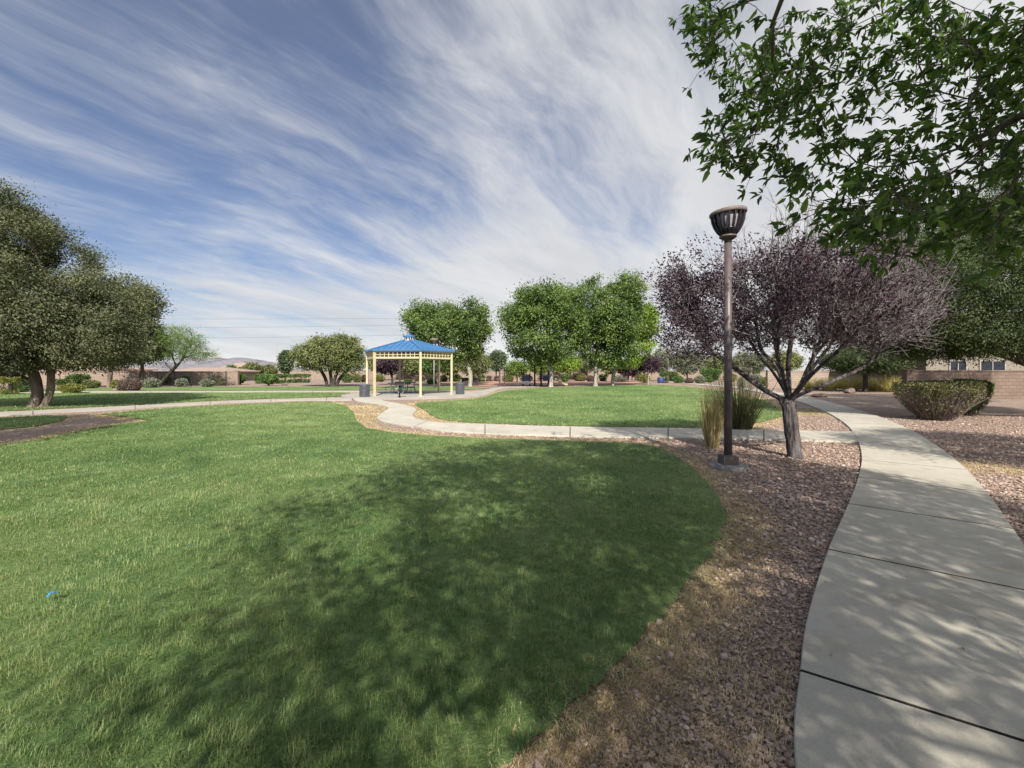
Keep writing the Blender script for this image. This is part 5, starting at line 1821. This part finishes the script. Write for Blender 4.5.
FY = 47.6
t = thing('iron_fence', 'thin dark iron fence in front of the left block wall', 'fence', ((140 - 512) / F * FY, FY, 0))
L = (226 - 140) / F * FY
for k in range(6):
    g = Geo(); g.box((L * k / 5, 0, .76), (.07, .07, 1.52)); g.box((L * k / 5, 0, 1.535), (.09, .09, .03)); g.build('post', M['black_iron'], t)
for z in (.15, 1.42):
    g = Geo(); g.box((L / 2, 0, z), (L, .035, .045)); g.build('rail', M['black_iron'], t)
g = Geo()
for k in range(int(L / .13)):
    g.box((.06 + k * .13, 0, .78), (.012, .012, 1.24))
g.build('pickets', M['black_iron'], t)


def house(label, x0, x1, y0, y1, h, mat, roofh, over=.5, hip=2.5, wins=(), rz=0.0):
    t = thing('house', label, 'house', ((x0 + x1) / 2, (y0 + y1) / 2, 0), rz, 'houses beyond the park walls')
    w, d = (x1 - x0), (y1 - y0)
    g = Geo(); g.box((0, 0, h / 2), (w, d, h)); g.build('wall', mat, t)
    g = Geo()
    W, D = w / 2 + over, d / 2 + over
    hp = min(hip, W * .9)
    e = [(-W, -D, h), (W, -D, h), (W, D, h), (-W, D, h)]
    rg = [(-W + hp, 0, h + roofh), (W - hp, 0, h + roofh)]
    g.add(e + rg, [(0, 1, 5, 4), (2, 3, 4, 5)])
    g.add(e + rg, [(1, 2, 5), (3, 0, 4)])
    g.add([(x, y, z - .18) for x, y, z in e] + e, [(3, 2, 1, 0), (0, 1, 5, 4), (1, 2, 6, 5), (2, 3, 7, 6), (3, 0, 4, 7)])
    g.build('roof', M['roof_tile'], t)
    for (wx, wz, ww, wh) in wins:
        g = Geo()
        y = -d / 2 - .03
        for (c, sz) in (((wx, y, wz + wh / 2 + .05), (ww + .2, .09, .1)), ((wx, y, wz - wh / 2 - .05), (ww + .2, .09, .1)), ((wx - ww / 2 - .05, y, wz), (.1, .09, wh)), ((wx + ww / 2 + .05, y, wz), (.1, .09, wh)), ((wx, y, wz), (.06, .07, wh))):
            g.box(c, sz)
        f = g.build('window', M['white_frame'], t)
        g = Geo(); g.box((wx, -d / 2 - .01, wz), (ww - .002, .03, wh - .002)); g.build('pane', M['glass'], f)
    return t


HYY = 34.0
hx = lambda px: (px - 512) / F * HYY
hc = (hx(926) + hx(1120)) / 2
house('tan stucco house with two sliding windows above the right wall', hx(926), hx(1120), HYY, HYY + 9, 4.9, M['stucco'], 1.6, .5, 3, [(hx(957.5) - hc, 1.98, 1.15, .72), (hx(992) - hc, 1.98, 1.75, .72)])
house('yellow stucco house glimpsed between the small dark tree and right wall', (893 - 512) / F * 50, (952 - 512) / F * 50, 50, 58, 3.6, M['stucco_yellow'], 1.2, .4, 2)
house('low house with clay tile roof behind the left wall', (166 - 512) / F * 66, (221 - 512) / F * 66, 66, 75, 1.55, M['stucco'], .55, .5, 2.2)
house('small far house with pale roof under the hills', (222 - 512) / F * 120, (243 - 512) / F * 120, 120, 128, 2.4, M['stucco_yellow'], 1.2, .4, 2.0)
house('tan house glimpsed under the oak crowns on the left', (52 - 512) / F * 64, (108 - 512) / F * 64, 64, 72, 1.8, M['stucco_yellow'], .6, .5, 2.2)

# ------------------------------------------------------------------ hills
def hill(profile, Y, name, seed):
    xs = np.linspace(profile[0][0], profile[-1][0], 90)
    hs = np.interp(xs, [p[0] for p in profile], [p[1] for p in profile])
    hs = hs + (fbm(xs * .16, xs * 0, seed, 4) - .5) * 2.4 * np.clip(hs / 5, 0, 1)
    g = Geo()
    rows = []
    for k, (dy, f) in enumerate(((-700, 0), (-450, .32), (-220, .70), (0, 1.0), (260, .75), (700, 0))):
        jit = (fbm(xs * .35 + k * 9, xs * 0 + k, seed + 3, 4) - .5)
        rows.append(np.column_stack(((xs - CX) / F * Y + jit * 60, np.full(90, Y + dy) + jit * 180, np.maximum(hs, 0) / F * Y * (f + jit * .22 * (0 < f < 1)) - (5 if f == 0 else 0))))
    v = np.vstack(rows)
    i, k = np.meshgrid(np.arange(5), np.arange(89), indexing='ij')
    g.add(v, np.stack((i * 90 + k, i * 90 + k + 1, (i + 1) * 90 + k + 1, (i + 1) * 90 + k), -1).reshape(-1, 4))
    return tag(g.build(name, M['hill'], smooth=True), kind='structure')


hill([(150, 0), (180, 5), (205, 12.5), (216, 13), (225, 10.5), (232, 11), (241, 12.5), (249, 12), (256, 8.5), (262, 9.6), (268, 7), (278, 3), (292, 0)], 3200, 'hills', 4)

# ------------------------------------------------------------------ power lines, far poles
qx, qY = (545 - 512) / F * 300, 300.0
t = thing('utility_pole', 'tall steel utility pole hidden behind the middle clump carrying the power lines', 'utility pole', (qx, qY, 0))
g = Geo(); g.tube([(0, 0, 0), (0, 0, 20), (0, 0, 37)], (.5, .4, .28), 10); g.build('pole', M['pole_grey'], t, True)
for z in (22.5, 28.0, 34.5):
    g = Geo(); g.box((0, -.6, z), (.3, 2.6, .25)); g.build('crossarm', M['pole_grey'], t)
for k, (yl, ym, yr, lab) in enumerate(((314.5, 319.2, 316.2, 'topmost of the three thin power lines across the pale sky'), (325, 327.2, 321.5, 'middle one of the three thin power lines across the pale sky'), (334.5, 337.4, 330.4, 'lowest of the three thin power lines across the pale sky'))):
    p0, p1, p2 = P(-250, yl, 300), P(275, ym, 300), P(545, yr + 1, 300)
    xs = np.linspace(p0[0], p2[0], 40)
    co_ = np.polyfit([p0[0], p1[0], p2[0]], [p0[2], p1[2], p2[2]], 2)
    g = Geo(); g.tube(np.column_stack((xs, np.full(40, 300. - 1.8), np.polyval(co_, xs))), .065, 5, cap=False)
    tag(g.build('power_line', M['cable']), lab, 'power line', 'power lines')
q = np.array(((276.8 - 512) / F * 130, 130))
t = thing('flag_pole', 'lone thin grey pole above the trees left of the olive tree', 'pole', (q[0], q[1], 0))
g = Geo(); g.tube([(0, 0, 0), (0, 0, 4), (0, 0, 8.9)], (.13, .11, .09), 8); g.build('shaft', M['pole_grey'], t, True)
g = Geo(); g.lathe([(.16, 8.9), (.16, 9.05), (0, 9.15)], sides=8); g.build('cap', M['pole_grey'], t, True)
t = thing('street_lamp', 'street lamp whose arm shows above the olive tree left side', 'street lamp', ((297 - 512) / F * 110, 110, 0))
g = Geo(); g.tube([(0, 0, 0), (0, 0, 4), (0, 0, 8.6)], (.11, .09, .07), 8); g.build('pole', M['pole_grey'], t, True)
g = Geo(); g.tube(catmull(np.array([(0, 0, 8.4), (-.5, 0, 8.75), (-1.3, 0, 8.86)]), 4), .05, 6); g.build('arm', M['pole_grey'], t, True)
g = Geo(); g.box((-1.6, 0, 8.84), (.8, .3, .14), 0, .5, 0, .7); g.build('lamp_head', M['pole_grey'], t)

# ------------------------------------------------------------------ boulders, litter
def boulder(px, py, w, h, seed, label):
    b, s = scale_at(px, py)
    r = np.random.default_rng(seed)
    th, ph = np.meshgrid(np.linspace(0, 2 * math.pi, 18, endpoint=False), np.linspace(-.5 * math.pi, .5 * math.pi, 11), indexing='ij')
    d = np.stack((np.cos(ph) * np.cos(th), np.cos(ph) * np.sin(th), np.sin(ph)), -1)
    k = 1 + .18 * np.sin(d[..., 0] * 3 + seed) * np.cos(d[..., 1] * 4 + seed) + .10 * np.sin(d[..., 2] * 7 + d[..., 0] * 5)
    v = d * k[..., None] * np.array((w * s / 2, w * s / 2 * .8, h * s * .62))
    v[..., 2] += h * s * .38
    i, j = np.meshgrid(np.arange(18), np.arange(10), indexing='ij')
    i2 = (i + 1) % 18
    g = Geo()
    g.add(v.reshape(-1, 3), np.stack((i * 11 + j, i2 * 11 + j, i2 * 11 + j + 1, i * 11 + j + 1), -1).reshape(-1, 4))
    o = g.build('boulder', M['boulder'], smooth=True)
    o.location = (b[0], b[1], 0)
    return tag(o, label, 'boulder', 'landscape boulders')


boulder(850, 393.4, 10, 5, 1, 'upright brown boulder right of the path, left of the small dark trunk')
boulder(820, 397.2, 15, 4, 2, 'low flat brown boulder beside the far bend of the path')
boulder(285, 385.4, 6, 2.5, 3, 'small boulder on the far bed left of the olive tree')
boulder(116, 391.2, 8, 3, 4, 'small pinkish boulder left of the reddish brown shrub')

r = np.random.default_rng(77)
n = 420
Yf = np.exp(r.uniform(math.log(1.5), math.log(14), n))
Xf = r.uniform(-.5, 1.3, n) * Yf + .3
onp = inpoly(Xf, Yf, PATH_POLYS[0]) | inpoly(Xf, Yf, PATH_POLYS[1])
onl = inpoly(Xf, Yf, near_lawn)
keepf = ~onp | (r.uniform(size=n) < .10)
keepf &= ~onl | (r.uniform(size=n) < .16)
Xf, Yf, onp, onl = Xf[keepf], Yf[keepf], onp[keepf], onl[keepf]
n = len(Xf)
zf = np.where(onp, .050, np.where(onl, .055, .022))
a = r.uniform(0, 6.283, n)
L = r.uniform(.016, .036, n)
W = L * r.uniform(.28, .45, n)
dx, dy = np.cos(a), np.sin(a)
cu_ = r.uniform(.1, .35, n) * L
v = np.stack([np.stack((Xf, Yf, zf), -1), np.stack((Xf + dx * L * .5 - dy * W, Yf + dy * L * .5 + dx * W, zf + cu_), -1),
              np.stack((Xf + dx * L, Yf + dy * L, zf + cu_ * .4), -1), np.stack((Xf + dx * L * .5 + dy * W, Yf + dy * L * .5 - dx * W, zf + cu_ * .8), -1)], 1).reshape(-1, 3)
b4 = np.arange(n) * 4
g = Geo()
g.add(v, np.vstack([np.stack((b4, b4 + 1, b4 + 2), -1), np.stack((b4, b4 + 2, b4 + 3), -1)]), np.repeat(r.uniform(0, 1, n), 4))
M['litter_leaf'] = leaf_mat('dry fallen leaves', (0.07, 0.045, 0.025), (0.20, 0.14, 0.07), (0.36, 0.28, 0.15), 0.15, 0.8, 0.2, 3.0)
tag(g.build('fallen_leaves', M['litter_leaf']), kind='stuff')

q = G(52, 605.5)
r = np.random.default_rng(3)
g = Geo()
xs = np.linspace(-.028, .028, 6)
ys = np.linspace(-.018, .018, 4)
X, Y = np.meshgrid(xs, ys, indexing='ij')
Z = .086 + .010 * np.sin(X * 90) + .008 * np.cos(Y * 120 + X * 60)
i, j = np.meshgrid(np.arange(5), np.arange(3), indexing='ij')
for dz in (0, .002):
    f = np.stack((i * 4 + j, (i + 1) * 4 + j, (i + 1) * 4 + j + 1, i * 4 + j + 1), -1).reshape(-1, 4)
    g.add(np.stack((X, Y, Z + dz), -1).reshape(-1, 3), f if dz else f[:, ::-1])
o = g.build('litter', M['litter_blue'])
o.location = (q[0], q[1], 0)
tag(o, 'bright blue scrap of plastic lying on the lawn at left', 'litter', 'scraps of litter on the lawn')
